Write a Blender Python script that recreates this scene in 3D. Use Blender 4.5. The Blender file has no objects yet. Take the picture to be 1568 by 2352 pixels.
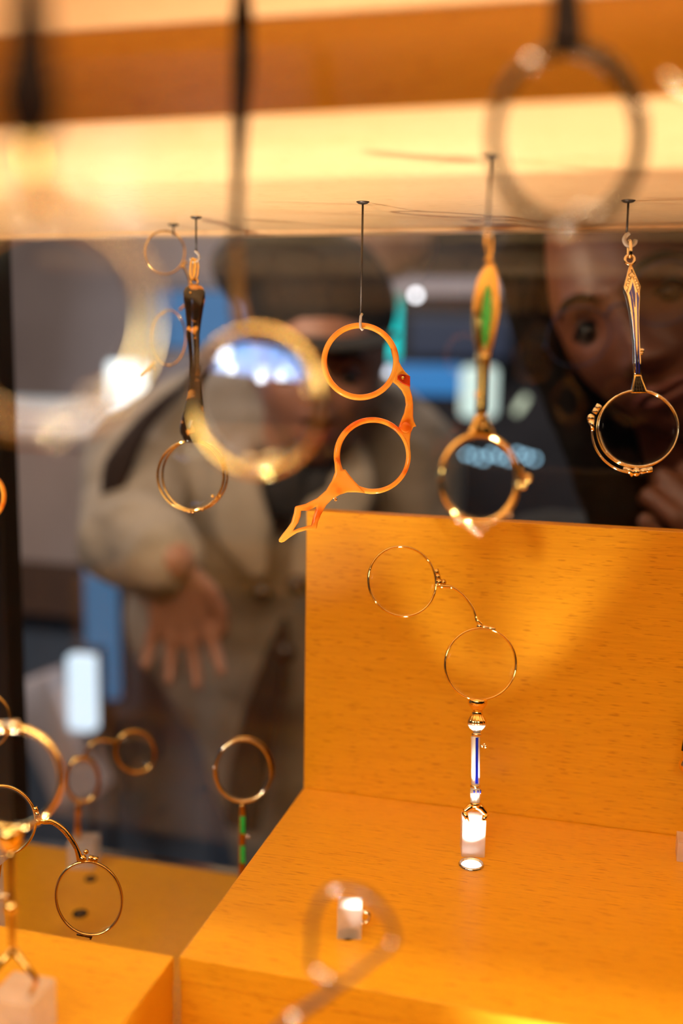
import bpy, bmesh, math, random
import numpy as np
from mathutils import Vector, Matrix
random.seed(7)
scn = bpy.context.scene
COL = scn.collection
# ------------------------------------------------------------------ camera
CX, CY, F = 784.0, 1176.0, 2400.0
YAW, PIT, ROL = 0.26140, 0.15791, -0.01550
C0 = Vector((0, 0, 1.30))
fw = Vector((-math.sin(YAW)*math.cos(PIT), math.cos(YAW)*math.cos(PIT), -math.sin(PIT)))
r0 = fw.cross(Vector((0, 0, 1))).normalized()
d0 = fw.cross(r0)
rt = math.cos(ROL)*r0 + math.sin(ROL)*d0
dn = -math.sin(ROL)*r0 + math.cos(ROL)*d0
cam = bpy.data.cameras.new('camera'); camo = bpy.data.objects.new('camera', cam); COL.objects.link(camo)
M = Matrix(((rt.x, -dn.x, -fw.x, C0.x), (rt.y, -dn.y, -fw.y, C0.y), (rt.z, -dn.z, -fw.z, C0.z), (0, 0, 0, 1)))
camo.matrix_world = M
cam.sensor_fit = 'VERTICAL'; cam.sensor_height = 36.0; cam.lens = F/2352*36.0
cam.clip_start = 0.01; cam.clip_end = 50
cam.dof.use_dof = True; cam.dof.focus_distance = 0.545; cam.dof.aperture_fstop = 2.7
cam.dof.aperture_blades = 0
scn.camera = camo

def ray(px, py): return fw + rt*((px-CX)/F) + dn*((py-CY)/F)
def pt(px, py, d): return C0 + ray(px, py)*d
def on(px, py, ax, val):
    r = ray(px, py); return C0 + r*((val-C0[ax])/r[ax])
def dep(p): return (p-C0).dot(fw)

# ------------------------------------------------------------------ world, exposure, lights
scn.view_settings.view_transform = 'Standard'; scn.view_settings.look = 'None'
scn.view_settings.exposure = 0.0; scn.view_settings.gamma = 1.0
scn.view_settings.use_curve_mapping = False
scn.cycles.use_denoising = True
scn.cycles.max_bounces = 10; scn.cycles.transparent_max_bounces = 16
scn.cycles.caustics_refractive = False; scn.cycles.caustics_reflective = False
scn.cycles.sample_clamp_indirect = 4.0; scn.cycles.sample_clamp_direct = 0.0
W = bpy.data.worlds.new('world'); scn.world = W; W.use_nodes = True
W.node_tree.nodes['Background'].inputs[0].default_value = (0.5, 0.55, 0.65, 1)
W.node_tree.nodes['Background'].inputs[1].default_value = 0.02

def light(name, kind, loc, target, energy, color, **kw):
    l = bpy.data.lights.new(name, kind); l.energy = energy; l.color = color
    for k, v in kw.items(): setattr(l, k, v)
    o = bpy.data.objects.new(name, l); COL.objects.link(o); o.location = loc
    dv = Vector(target)-Vector(loc)
    o.rotation_euler = dv.to_track_quat('-Z', 'Y').to_euler()
    return o

# key planes of the showcase, from the camera solve
P_PIN = pt(833, 464, 0.54); ZC = P_PIN.z                       # underside of the glass-top shelf
YC = on(784, 536, 2, ZC).y                                     # back edge of it
YF = on(784, 255, 2, ZC).y                                     # its front edge, where the fascia stands
ZC2 = on(784, 31, 1, YF).z                                     # lower face of the front beam
ZB = pt(1080, 1966, 0.56).z                                    # top of the big display box
PB = on(697, 1810, 2, ZB); XB, YP = PB.x, PB.y                 # left side of the box, face of the upright panel
ZPT = on(1080, 1194, 1, YP).z                                  # top of the upright panel
YB = on(412, 2197, 2, ZB).y                                    # front of the big box
ZL = pt(180, 2000, 0.80).z                                     # low platform
YL = on(80, 1938, 2, ZL).y                                     # its back edge
YG = YL + 0.02                                                 # rear glass pane
print('planes', dict(ZC=ZC, YC=YC, YF=YF, ZC2=ZC2, ZB=ZB, XB=XB, YP=YP, ZPT=ZPT, YB=YB, ZL=ZL, YL=YL))
P_LED = on(1082, 1987, 2, ZB)
ZTOP = 1.62                                                    # case ceiling in front of the beam
WARM = (1.0, 0.80, 0.52); WHITE = (1.0, 0.93, 0.82)
# lamps above the case front: a warm strip, cut off by the beam so that only the box fronts get its direct light
light('front_strip_lamp', 'AREA', (0.0, 0.215, ZTOP-0.012), (0.0, 0.42, 1.0), 2.3, WARM, shape='RECTANGLE', size=1.1, size_y=0.012)
# added warm fill behind the shelf, stands for no lamp in the case
light('rear_fill', 'AREA', (0.1, YC+0.05, ZC+0.02), (0.1, 0.55, ZB), 0.9, WARM, shape='RECTANGLE', size=1.0, size_y=0.02)
# floor spots (the chrome pucks let into the boxes) shining up
P_L2 = on(800, 2147, 2, ZB)
SPOTS = [(P_LED.x, P_LED.y, ZB+0.004, 1.5, (P_LED.x, P_LED.y+0.016, ZB+0.06), 58), (P_L2.x+.003, P_L2.y, ZB+0.002, 0.25, (P_L2.x+.003, P_L2.y+.001, ZB+0.2), 50)]
for x, y, z, e, tg, a in SPOTS:
    light('floor_spot_lamp', 'SPOT', (x, y, z), tg, e, WHITE, spot_size=math.radians(a), spot_blend=0.6, shadow_soft_size=0.007)
for x, y, z, e in ((-0.42, 0.36, ZB+0.004, 7.5), (-0.23, 0.345, ZB+0.004, 6.0), (0.03, 0.37, ZL+0.004, 15), (0.27, 0.41, ZB+0.004, 5.5), (0.44, 0.43, ZB+0.004, 6.5), (-0.14, 0.27, ZL+0.004, 7), (0.15, 0.27, ZL+0.004, 3.5)):
    light('floor_spot_lamp', 'SPOT', (x, y, z), (x*0.9, 0.53 if y > .3 else .30, ZC), e, (1.0, 0.88, 0.72), spot_size=math.radians(76), spot_blend=1.0, shadow_soft_size=0.006)
# added warm fill brightening the panel and box tops from under the beam
light('front_box_fill', 'AREA', (0.05, -0.16, 1.45), (0.1, 0.52, 1.00), 0.38, (1.0, 0.86, 0.60), shape='RECTANGLE', size=0.9, size_y=0.06, spread=math.radians(44))
light('header_fill', 'AREA', (0.0, -0.22, 1.20), (0.0, -0.33, 1.385), 0.6, WARM, shape='RECTANGLE', size=1.0, size_y=0.02)  # added fill on the front rail, for its reflection in the rear pane
light('shop_front_fill', 'AREA', (-1.1, -0.9, 2.40), (-0.5, 1.2, 1.2), 22, (1.0, 0.88, 0.82), shape='RECTANGLE', size=0.8, size_y=0.4)  # unseen light added to brighten the faces and the left background
# shop: ceiling panels and a cool window side
light('shop_ceiling_lamp', 'AREA', (-0.9, 2.1, 2.6), (-0.9, 2.6, 1.0), 36, (1.0, 0.86, 0.78), shape='RECTANGLE', size=1.6, size_y=0.5)
light('shop_window_light', 'AREA', (-3.2, 3.0, 1.6), (-0.5, 2.0, 1.0), 26, (0.62, 0.78, 1.0), shape='RECTANGLE', size=1.8, size_y=1.6)
light('shop_rear_lamp', 'AREA', (1.8, 2.6, 2.5), (0.3, 1.2, 1.1), 10, (0.75, 0.86, 1.0), shape='RECTANGLE', size=1.0, size_y=0.5)
light('case_face_glow', 'AREA', (-0.38, YG+0.03, ZC+0.05), (-0.42, 1.2, 1.10), 1.5, (1.0, 0.76, 0.52), shape='RECTANGLE', size=0.4, size_y=0.02)  # added area light giving the faces a warm glow from the case

# ------------------------------------------------------------------ materials
def newmat(name):
    m = bpy.data.materials.new(name); m.use_nodes = True
    nt = m.node_tree; return m, nt, nt.nodes['Principled BSDF']
def pmat(name, col, rough=0.5, metal=0.0, **kw):
    m, nt, b = newmat(name)
    b.inputs['Base Color'].default_value = (*col, 1); b.inputs['Roughness'].default_value = rough
    b.inputs['Metallic'].default_value = metal
    for k, v in kw.items(): b.inputs[k.replace('_', ' ')].default_value = v
    # small procedural variation of roughness so surfaces are not perfectly even
    n = nt.nodes.new('ShaderNodeTexNoise'); n.inputs['Scale'].default_value = 900 if metal else 120
    tc = nt.nodes.new('ShaderNodeTexCoord'); nt.links.new(tc.outputs['Object'], n.inputs['Vector'])
    mr = nt.nodes.new('ShaderNodeMapRange'); mr.inputs[3].default_value = rough*0.8; mr.inputs[4].default_value = min(1, rough*1.25)
    nt.links.new(n.outputs[0], mr.inputs[0]); nt.links.new(mr.outputs[0], b.inputs['Roughness'])
    return m
def ramp(nt, src, stops):
    r = nt.nodes.new('ShaderNodeValToRGB'); e = r.color_ramp.elements
    while len(e) < len(stops): e.new(0.5)
    for i, (p, c) in enumerate(stops): e[i].position = p; e[i].color = (*c, 1) if len(c) == 3 else c
    nt.links.new(src, r.inputs[0]); return r
def noise(nt, vec, scale, detail=3, sc=None, rough=0.5):
    n = nt.nodes.new('ShaderNodeTexNoise'); n.inputs['Scale'].default_value = scale; n.inputs['Detail'].default_value = detail
    n.inputs['Roughness'].default_value = rough
    if sc:
        mp = nt.nodes.new('ShaderNodeMapping'); mp.inputs['Scale'].default_value = sc
        nt.links.new(vec, mp.inputs[0]); vec = mp.outputs[0]
    nt.links.new(vec, n.inputs['Vector']); return n.outputs[0]
def mixc(nt, fac, a, b, mode='MIX'):
    m = nt.nodes.new('ShaderNodeMix'); m.data_type = 'RGBA'; m.blend_type = mode
    for s, v in ((m.inputs[0], fac), (m.inputs[6], a), (m.inputs[7], b)):
        if isinstance(v, (float, int)): s.default_value = v
        elif isinstance(v, tuple): s.default_value = (*v, 1)
        else: nt.links.new(v, s)
    return m.outputs[2]
def wood(name, c1, c2, rough=0.32):
    m, nt, b = newmat(name)
    g = nt.nodes.new('ShaderNodeNewGeometry'); v = g.outputs['Position']
    broad = noise(nt, v, 1.0, 4, (5, 55, 55))
    fine = noise(nt, v, 1.0, 3, (45, 900, 900))
    fleck = noise(nt, v, 1.0, 2, (120, 1500, 1500), 0.35)
    base = ramp(nt, broad, [(0.25, c2), (0.75, c1)]).outputs[0]
    fr = ramp(nt, fine, [(0.3, (0.90, 0.87, 0.82)), (0.7, (1, 1, 1))]).outputs[0]
    base = mixc(nt, 1.0, base, fr, 'MULTIPLY')
    kr = ramp(nt, fleck, [(0.29, (0.74, 0.64, 0.5)), (0.38, (1, 1, 1))]).outputs[0]
    base = mixc(nt, 1.0, base, kr, 'MULTIPLY')
    nt.links.new(base, b.inputs['Base Color'])
    b.inputs['Roughness'].default_value = rough
    b.inputs['Coat Weight'].default_value = 0.15; b.inputs['Coat Roughness'].default_value = 0.2; b.inputs['Specular IOR Level'].default_value = 0.35
    bp = nt.nodes.new('ShaderNodeBump'); bp.inputs['Strength'].default_value = 0.12; bp.inputs['Distance'].default_value = 0.0003
    nt.links.new(fleck, bp.inputs['Height']); nt.links.new(bp.outputs[0], b.inputs['Normal'])
    return m
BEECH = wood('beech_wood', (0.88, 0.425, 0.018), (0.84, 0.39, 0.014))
BEECH_DIM = wood('dimmed_beech_wood', (0.66, 0.32, 0.03), (0.60, 0.28, 0.024))  # same beech darkened for the fascia, its dim light put into the colour
BEECH_LIT = wood('lit_beech_wood', (0.90, 0.62, 0.32), (0.87, 0.58, 0.28))  # overexposed beech of the overhead boards: bright light mixed into the base colour
GOLD = pmat('polished_gold', (1.0, 0.72, 0.26), 0.07, 1.0)
PALEGOLD = pmat('pale_gold', (0.97, 0.80, 0.52), 0.07, 1.0)
OLDGOLD = pmat('worn_gold', (0.70, 0.44, 0.13), 0.15, 1.0)
SILVER = pmat('silver_metal', (0.92, 0.88, 0.82), 0.08, 1.0)
GUN = pmat('tarnished_metal', (0.07, 0.052, 0.034), 0.25, 1.0)
DBROWN = pmat('dark_brown_horn', (0.02, 0.008, 0.005), 0.6, 0.0, Specular_IOR_Level=0.15)
CHROME = pmat('chrome', (0.75, 0.78, 0.80), 0.08, 1.0)
STEEL = pmat('dark_pin_steel', (0.05, 0.04, 0.032), 0.35, 0.3)
BLUE = pmat('blue_enamel', (0.01, 0.02, 0.36), 0.12, 0.0, Coat_Weight=0.6)
GREEN = pmat('green_enamel', (0.02, 0.50, 0.08), 0.15, 0.0, Coat_Weight=0.6)
WENAM = pmat('white_enamel', (0.88, 0.86, 0.84), 0.14, 0.0, Coat_Weight=0.5)
DARKLINE = pmat('dark_engraving', (0.05, 0.035, 0.02), 0.5)
def clearish(name, col, diff, rough=0.05):
    m, nt, b = newmat(name)
    b.inputs['Base Color'].default_value = (*col, 1); b.inputs['Transmission Weight'].default_value = diff
    b.inputs['Roughness'].default_value = rough; b.inputs['IOR'].default_value = 1.45
    return m
HOOK = clearish('clear_plastic_hook', (0.95, 0.9, 0.82), 0.55, 0.15)
def acrylic():
    m, nt, b = newmat('acrylic_block'); b.inputs['Base Color'].default_value = (.96, .95, .93, 1); b.inputs['Roughness'].default_value = .06
    nz = noise(nt, nt.nodes.new('ShaderNodeTexCoord').outputs['Object'], 120, 2)
    t = nt.nodes.new('ShaderNodeBsdfTransparent'); t.inputs[0].default_value = (.97, .96, .95, 1)
    mr = nt.nodes.new('ShaderNodeMapRange'); mr.inputs[3].default_value = .38; mr.inputs[4].default_value = .62
    nt.links.new(nz, mr.inputs[0]); tl = nt.nodes.new('ShaderNodeBsdfTranslucent'); tl.inputs[0].default_value = (.95, .94, .92, 1)
    m1 = nt.nodes.new('ShaderNodeMixShader'); m1.inputs[0].default_value = .5; nt.links.new(b.outputs[0], m1.inputs[1]); nt.links.new(tl.outputs[0], m1.inputs[2])
    m2 = nt.nodes.new('ShaderNodeMixShader'); nt.links.new(mr.outputs[0], m2.inputs[0]); nt.links.new(m1.outputs[0], m2.inputs[1]); nt.links.new(t.outputs[0], m2.inputs[2])
    nt.links.new(m2.outputs[0], nt.nodes['Material Output'].inputs[0]); return m
ACRYL = acrylic()
def thinglass(name, tint, rough=0.02, k=1.0):
    m, nt, b = newmat(name); nt.nodes.remove(b)
    out = nt.nodes['Material Output']
    t = nt.nodes.new('ShaderNodeBsdfTransparent'); t.inputs[0].default_value = (*tint, 1)
    g = nt.nodes.new('ShaderNodeBsdfGlossy'); g.inputs['Roughness'].default_value = rough
    fr = nt.nodes.new('ShaderNodeFresnel'); fr.inputs[0].default_value = 1.5
    mx = nt.nodes.new('ShaderNodeMixShader')
    mm = nt.nodes.new('ShaderNodeMath'); mm.operation = 'MULTIPLY'; mm.inputs[1].default_value = k
    nt.links.new(fr.outputs[0], mm.inputs[0]); nt.links.new(mm.outputs[0], mx.inputs[0])
    nt.links.new(t.outputs[0], mx.inputs[1]); nt.links.new(g.outputs[0], mx.inputs[2])
    nt.links.new(mx.outputs[0], out.inputs[0]); return m
PANE = thinglass('showcase_glass', (0.97, 0.98, 0.975), 0.01)
LENS = thinglass('lens_glass', (0.992, 0.99, 0.985), 0.01, 0.17)
LENSR = thinglass('coated_lens_glass', (0.93, 0.94, 0.97), 0.005, 2.2)
def celluloid(name, stops, scale, trans=0.45):
    m, nt, b = newmat(name)
    g = nt.nodes.new('ShaderNodeTexCoord')
    n = noise(nt, g.outputs['Object'], scale, 2, (1, 1, 1))
    c = ramp(nt, n, stops).outputs[0]
    nt.links.new(c, b.inputs['Base Color']); b.inputs['Roughness'].default_value = 0.12
    b.inputs['Coat Weight'].default_value = 0.5
    tr = nt.nodes.new('ShaderNodeBsdfTranslucent'); nt.links.new(c, tr.inputs[0])
    mx = nt.nodes.new('ShaderNodeMixShader'); mx.inputs[0].default_value = trans
    nt.links.new(b.outputs[0], mx.inputs[1]); nt.links.new(tr.outputs[0], mx.inputs[2])
    nt.links.new(mx.outputs[0], nt.nodes['Material Output'].inputs[0]); return m
AMBER = celluloid('amber_celluloid', [(0.30, (1.0, 0.64, 0.12)), (0.52, (1.0, 0.48, 0.05)), (0.62, (0.90, 0.18, 0.01)), (0.72, (1.0, 0.52, 0.09))], 60)
REDCEL = celluloid('dark_red_celluloid', [(0.3, (0.65, 0.06, 0.01)), (0.7, (0.35, 0.02, 0.005))], 200, 0.3)
TORT = celluloid('tortoiseshell', [(0.40, (0.012, 0.007, 0.004)), (0.56, (0.03, 0.012, 0.004)), (0.60, (0.60, 0.24, 0.04)), (0.7, (0.75, 0.36, 0.08))], 95, 0.15)
def emis(name, col, s):
    m, nt, b = newmat(name); b.inputs['Base Color'].default_value = (0.02, 0.02, 0.02, 1)
    b.inputs['Emission Color'].default_value = (*col, 1); b.inputs['Emission Strength'].default_value = s; return m
def cloth(name, c1, c2, scale=60, rough=0.85):
    m, nt, b = newmat(name); g = nt.nodes.new('ShaderNodeTexCoord')
    n = noise(nt, g.outputs['Object'], scale, 4); nt.links.new(ramp(nt, n, [(0.3, c1), (0.7, c2)]).outputs[0], b.inputs['Base Color'])
    b.inputs['Roughness'].default_value = rough
    w = noise(nt, g.outputs['Object'], 9, 3)
    bp = nt.nodes.new('ShaderNodeBump'); bp.inputs['Strength'].default_value = 0.5; bp.inputs['Distance'].default_value = 0.01
    nt.links.new(w, bp.inputs['Height']); nt.links.new(bp.outputs[0], b.inputs['Normal']); return m

# ------------------------------------------------------------------ object helpers
def tag(o, label=None, cat=None, group=None, kind=None):
    if label: o['label'] = label
    if cat: o['category'] = cat
    if group: o['group'] = group
    if kind: o['kind'] = kind
    return o
def thing(name, loc, label, cat, group=None):
    o = bpy.data.objects.new(name, None); COL.objects.link(o); o.location = loc; o.empty_display_size = 0.01
    return tag(o, label, cat, group)
def wloc(o):
    v = Vector((0, 0, 0))
    while o is not None: v += Vector(o.location); o = o.parent
    return v
def obj(name, bm, mat, parent=None, label=None, smooth=True, base=None):
    me = bpy.data.meshes.new(name)
    if isinstance(bm, bmesh.types.BMesh):
        bmesh.ops.recalc_face_normals(bm, faces=bm.faces[:])
        org = wloc(parent) if parent else (Vector(base) if base is not None else Vector((0, 0, 0)))
        for v in bm.verts: v.co -= org
        bm.to_mesh(me); bm.free()
    else:
        me = bm; org = wloc(parent) if parent else Vector(base or (0, 0, 0)); me.transform(Matrix.Translation(-org)); me.name = name
    if smooth:
        for p in me.polygons: p.use_smooth = True
    me.materials.clear(); me.materials.append(mat)
    o = bpy.data.objects.new(name, me); COL.objects.link(o)
    if parent: o.parent = parent
    else: o.location = org
    if label: o['label'] = label
    return o
def struct(name, bm, mat, base=(0, 0, 0), parent=None, label=None, smooth=False):
    o = obj(name, bm, mat, parent, None, smooth, base)
    if parent is None: o['kind'] = 'structure'
    if label: o['label'] = label
    return o
def box(a, b, bev=0.0, bm=None):
    nb = bmesh.new(); bmesh.ops.create_cube(nb, size=1)
    for v in nb.verts: v.co = Vector([(a[i]+b[i])/2 + v.co[i]*abs(b[i]-a[i]) for i in range(3)])
    if bev: bmesh.ops.bevel(nb, geom=nb.edges[:], offset=bev, segments=2, affect='EDGES', profile=0.5)
    return merge(bm, nb)
def merge(bm, nb):
    if bm is None: return nb
    me = bpy.data.meshes.new('tmp'); nb.to_mesh(me); nb.free(); bm.from_mesh(me); bpy.data.meshes.remove(me); return bm
def smoothpts(pts, n=6, closed=False):
    P = [Vector(p) for p in pts]; out = []; N = len(P)
    rng = range(N if closed else N-1)
    for i in rng:
        p1, p2 = P[i % N], P[(i+1) % N]
        p0 = P[(i-1) % N] if closed or i > 0 else p1*2-p2
        p3 = P[(i+2) % N] if closed or i+2 < N else p2*2-p1
        for k in range(n):
            t = k/n
            out.append(0.5*((2*p1)+(p2-p0)*t+(2*p0-5*p1+4*p2-p3)*t*t+(3*p1-p0-3*p2+p3)*t**3))
    if not closed: out.append(P[-1])
    return out
def tube(pts, r, closed=False, sides=10, nrm=None, flat=1.0, bm=None, cap=True):
    """sweep; r float or list; nrm fixed normal for a flattened section (flat scales along nrm)"""
    nb = bmesh.new(); P = [Vector(p) for p in pts]; N = len(P); rings = []
    R = r if isinstance(r, (list, tuple)) else [r]*N
    if len(R) != N: R = list(np.interp(np.linspace(0, 1, N), np.linspace(0, 1, len(R)), R))
    prev = None
    for i in range(N):
        a = P[(i-1) % N] if closed or i > 0 else P[i]; c = P[(i+1) % N] if closed or i < N-1 else P[i]
        t = (c-a).normalized()
        if nrm is not None: u = Vector(nrm)
        elif prev is not None: u = prev
        else: u = t.orthogonal()
        u = (u-t*u.dot(t)); u = u.normalized() if u.length > 1e-9 else t.orthogonal().normalized(); prev = u
        w = t.cross(u)
        rings.append([nb.verts.new(P[i]+u*(math.cos(2*math.pi*k/sides)*R[i]*flat)+w*(math.sin(2*math.pi*k/sides)*R[i])) for k in range(sides)])
    for i in range(N if closed else N-1):
        A, B = rings[i], rings[(i+1) % N]
        for k in range(sides): nb.faces.new((A[k], A[(k+1) % sides], B[(k+1) % sides], B[k]))
    if not closed and cap:
        nb.faces.new(rings[0][::-1]); nb.faces.new(rings[-1])
    return merge(bm, nb)
def lathe(a, b, prof, sides=20, flat=1.0, nrm=None, bm=None, flute=0, fl_amp=0.0):
    """prof: list of (t along a->b in 0..1, radius)"""
    a, b = Vector(a), Vector(b); ax = (b-a).normalized()
    u = Vector(nrm) if nrm is not None else ax.orthogonal()
    u = (u-ax*u.dot(ax)).normalized(); w = ax.cross(u); nb = bmesh.new(); rings = []
    for t, r in prof:
        c = a.lerp(b, t); r = max(r, 1e-5)
        rg = []
        for k in range(sides):
            an = 2*math.pi*k/sides; rr = r*(1+fl_amp*math.cos(flute*an)) if flute else r
            rg.append(nb.verts.new(c+u*math.cos(an)*rr*flat+w*math.sin(an)*rr))
        rings.append(rg)
    for A, B in zip(rings[:-1], rings[1:]):
        for k in range(sides): nb.faces.new((A[k], A[(k+1) % sides], B[(k+1) % sides], B[k]))
    nb.faces.new(rings[0][::-1]); nb.faces.new(rings[-1])
    return merge(bm, nb)
def ball(c, r, bm=None, sc=(1, 1, 1), seg=14):
    nb = bmesh.new(); bmesh.ops.create_uvsphere(nb, u_segments=seg, v_segments=max(6, seg*2//3), radius=1)
    for v in nb.verts: v.co = Vector(c)+Vector((v.co.x*r*sc[0], v.co.y*r*sc[1], v.co.z*r*sc[2]))
    return merge(bm, nb)
class Pl:
    """a plane standing in the case through one point, turned by yaw/pitch from facing the camera"""
    def __init__(s, px, py, d, yaw=0, pitch=0):
        s.o = pt(px, py, d); s.d = d
        q = Matrix.Rotation(math.radians(yaw), 3, -dn) @ Matrix.Rotation(math.radians(pitch), 3, rt)
        s.n = (q @ (-fw)).normalized(); s.u = (q @ rt).normalized(); s.v = s.n.cross(s.u).normalized()
        s.m = d/F                       # metres per pixel
    def at(s, px, py, off=0.0):
        r = ray(px, py); return C0 + r*((s.o-C0).dot(s.n)/r.dot(s.n)) + s.n*off
    def pts(s, L, off=0.0): return [s.at(x, y, off) for x, y in L]
    def ell(s, cx, cy, rx, ry, rot=0, n=64, a0=0, a1=360, off=0.0):
        o = []; full = abs(a1-a0) >= 360; c, q = math.cos(math.radians(rot)), math.sin(math.radians(rot))
        for k in range(n if full else n+1):
            a = math.radians(a0+(a1-a0)*k/n); x, y = rx*math.cos(a), ry*math.sin(a)
            o.append(s.at(cx+x*c-y*q, cy+x*q+y*c, off))
        return o
    def ring(s, cx, cy, rx, ry, r, rot=0, off=0.0, flat=1.6, n=72, bm=None, sides=10):
        return tube(s.ell(cx, cy, rx, ry, rot, n, off=off), r*s.m, True, sides, s.n, flat, bm)
    def disc(s, cx, cy, rx, ry, th, bulge=0.0, rot=0, off=0.0, n=48):
        nb = bmesh.new(); fr = []; bk = []; R = 8 if bulge else 1
        for sg, store in ((1, fr), (-1, bk)):
            c = nb.verts.new(s.at(cx, cy, off+sg*(th/2+bulge)))
            rs = []
            for j in range(1, R+1):
                t = j/R; h = th/2+bulge*(1-t*t)
                rs.append([nb.verts.new(p) for p in s.ell(cx, cy, rx*t, ry*t, rot, n, off=off+sg*h)])
            for k in range(n): nb.faces.new((c, rs[0][k], rs[0][(k+1) % n]))
            for j in range(R-1):
                for k in range(n): nb.faces.new((rs[j][k], rs[j+1][k], rs[j+1][(k+1) % n], rs[j][(k+1) % n]))
            store.append(rs[-1])
        for k in range(n): nb.faces.new((fr[0][k], bk[0][k], bk[0][(k+1) % n], fr[0][(k+1) % n]))
        return nb
    def plate(s, outer, holes=(), th=0.002, bev=0.0005, off=0.0, smooth=0):
        cu = bpy.data.curves.new('plate', 'CURVE'); cu.dimensions = '2D'; cu.fill_mode = 'BOTH'
        cu.extrude = th/2-bev; cu.bevel_depth = bev; cu.bevel_resolution = 2; cu.offset = -bev
        for loop in (outer, *holes):
            L = [Vector((x, y, 0)) for x, y in loop]
            if smooth: L = smoothpts(L, smooth, True)
            sp = cu.splines.new('POLY'); sp.points.add(len(L)-1); sp.use_cyclic_u = True
            for k, q in enumerate(L):
                p = s.at(q.x, q.y)-s.o
                sp.points[k].co = (p.dot(s.u)*1000, p.dot(s.v)*1000, 0, 1)
        cu.extrude *= 1000; cu.bevel_depth *= 1000; cu.offset *= 1000
        ob = bpy.data.objects.new('plate', cu); COL.objects.link(ob)
        dg = bpy.context.evaluated_depsgraph_get(); me = bpy.data.meshes.new_from_object(ob.evaluated_get(dg))
        bpy.data.objects.remove(ob); bpy.data.curves.remove(cu)
        X = Matrix((( s.u.x, s.v.x, s.n.x, 0), (s.u.y, s.v.y, s.n.y, 0), (s.u.z, s.v.z, s.n.z, 0), (0, 0, 0, 1)))
        X = Matrix.Translation(s.o+s.n*off) @ X @ Matrix.Scale(0.001, 4)
        me.transform(X); return me
def barrel(pl, a, b, r, off=0.0, bm=None):
    """little hinge barrel with a groove"""
    return lathe(pl.at(*a, off), pl.at(*b, off), [(0, r*.7*pl.m), (.03, r*pl.m), (.46, r*pl.m), (.48, r*.85*pl.m), (.52, r*.85*pl.m), (.54, r*pl.m), (.97, r*pl.m), (1, r*.7*pl.m)], 16, bm=bm)
def circ(cx, cy, r, n=72, ry=None): return [(cx+r*math.cos(2*math.pi*k/n), cy+(ry or r)*math.sin(2*math.pi*k/n)) for k in range(n)]

# ------------------------------------------------------------------ the shop room and the showcase (setting)
FLOORM = cloth('dark_shop_floor', (0.035, 0.03, 0.03), (0.06, 0.05, 0.048), 6, 0.35)
WALLM = cloth('mauve_grey_wall', (0.42, 0.33, 0.30), (0.50, 0.40, 0.37), 4, 0.8)
DARKW = cloth('dark_shop_wall', (0.012, 0.011, 0.015), (0.02, 0.018, 0.023), 5, 0.7)
CEILM = cloth('shop_ceiling_paint', (0.5, 0.45, 0.42), (0.55, 0.5, 0.46), 4, 0.9)
RX0, RX1, RY0, RY1, RZ1 = -3.6, 2.6, -1.6, 4.6, 2.75
struct('floor', box((RX0, RY0, -0.1), (RX1, RY1, 0)), FLOORM)
struct('ceiling', box((RX0, RY0, RZ1), (RX1, RY1, RZ1+0.1)), CEILM)
struct('wall_left', box((RX0-0.1, RY0, 0), (RX0, RY1, RZ1)), WALLM)
struct('wall_right', box((RX1, RY0, 0), (RX1+0.1, RY1, RZ1)), DARKW)
struct('wall_front', box((RX0, RY0-0.1, 0), (RX1, RY0, RZ1)), DARKW)
XS = pt(880, 700, 4.0).x
struct('wall_back', box((RX0, RY1, 0), (XS, RY1+0.1, RZ1)), WALLM)
struct('wall_back.001', box((XS, RY1, 0), (RX1, RY1+0.1, RZ1)), DARKW)
# showcase
XL, XR = -0.62, 0.62
POST = pmat('black_case_frame', (0.012, 0.012, 0.014), 0.4)
def mk(name, a, b, mat, label, cat, bev=0.0008):
    o = obj(name, box(a, b, bev), mat, None, None, False, ((a[0]+b[0])/2, (a[1]+b[1])/2, min(a[2], b[2]))); return tag(o, label, cat)
sc_ = thing('showcase_shelf', (0, (YF+YC)/2, ZC), 'long beech board overhead, paled as if brightly lit, from which the lorgnettes hang', 'shelf')
obj('board', box((XL, YF, ZC), (XR, YC, ZC+0.018), 0.0006), BEECH_LIT, sc_, None, False)
obj('back_rail', box((XL, YC-0.018, ZC-0.0012), (XR, YC+0.002, ZC+0.02), 0.0004), BEECH_LIT, sc_, None, False)
obj('fascia', box((XL, YF-0.0012, ZC-0.0003), (XR, YF-0.0001, ZC2-0.0002), 0.0003), BEECH_DIM, sc_, 'orange front board of the shelf, darkened as if dimly lit', False)
YS = YF-0.045
struct('ceiling.001', box((XL, YS, ZC2), (XR, YF, ZTOP), 0.0004), BEECH_LIT, label='beech underside of the front beam, paled as if brightly lit')
struct('ceiling.002', box((XL, -0.30, ZTOP), (XR, YS, ZTOP+0.018)), BEECH_LIT)
struct('trim_1', box((XL, -0.34, C0.z+0.062), (XR, -0.32, C0.z+0.108)), BEECH_LIT)
# low platform and its cabinet
lp = thing('showcase_cabinet', (0, 0.3, 0), 'low beech platform and cabinet under the display boxes', 'display case')
obj('platform', box((XL, -0.28, ZL-0.02), (XR, YL, ZL), 0.0006), BEECH, lp, None, False)
obj('cabinet', box((XL+0.01, -0.26, 0.0), (XR-0.01, YG+0.02, ZL-0.021), 0.002), POST, lp, 'black cabinet body', False)
struct('window_1', box((XL, YG, ZL-0.01), (XR, YG+0.006, ZC+0.25)), PANE)
xpl = on(27, 1400, 1, YG-0.02)
struct('trim_2', box((xpl.x-0.03, YG-0.028, ZL), (xpl.x, YG-0.004, ZC+0.25), 0.001), POST)

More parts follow.
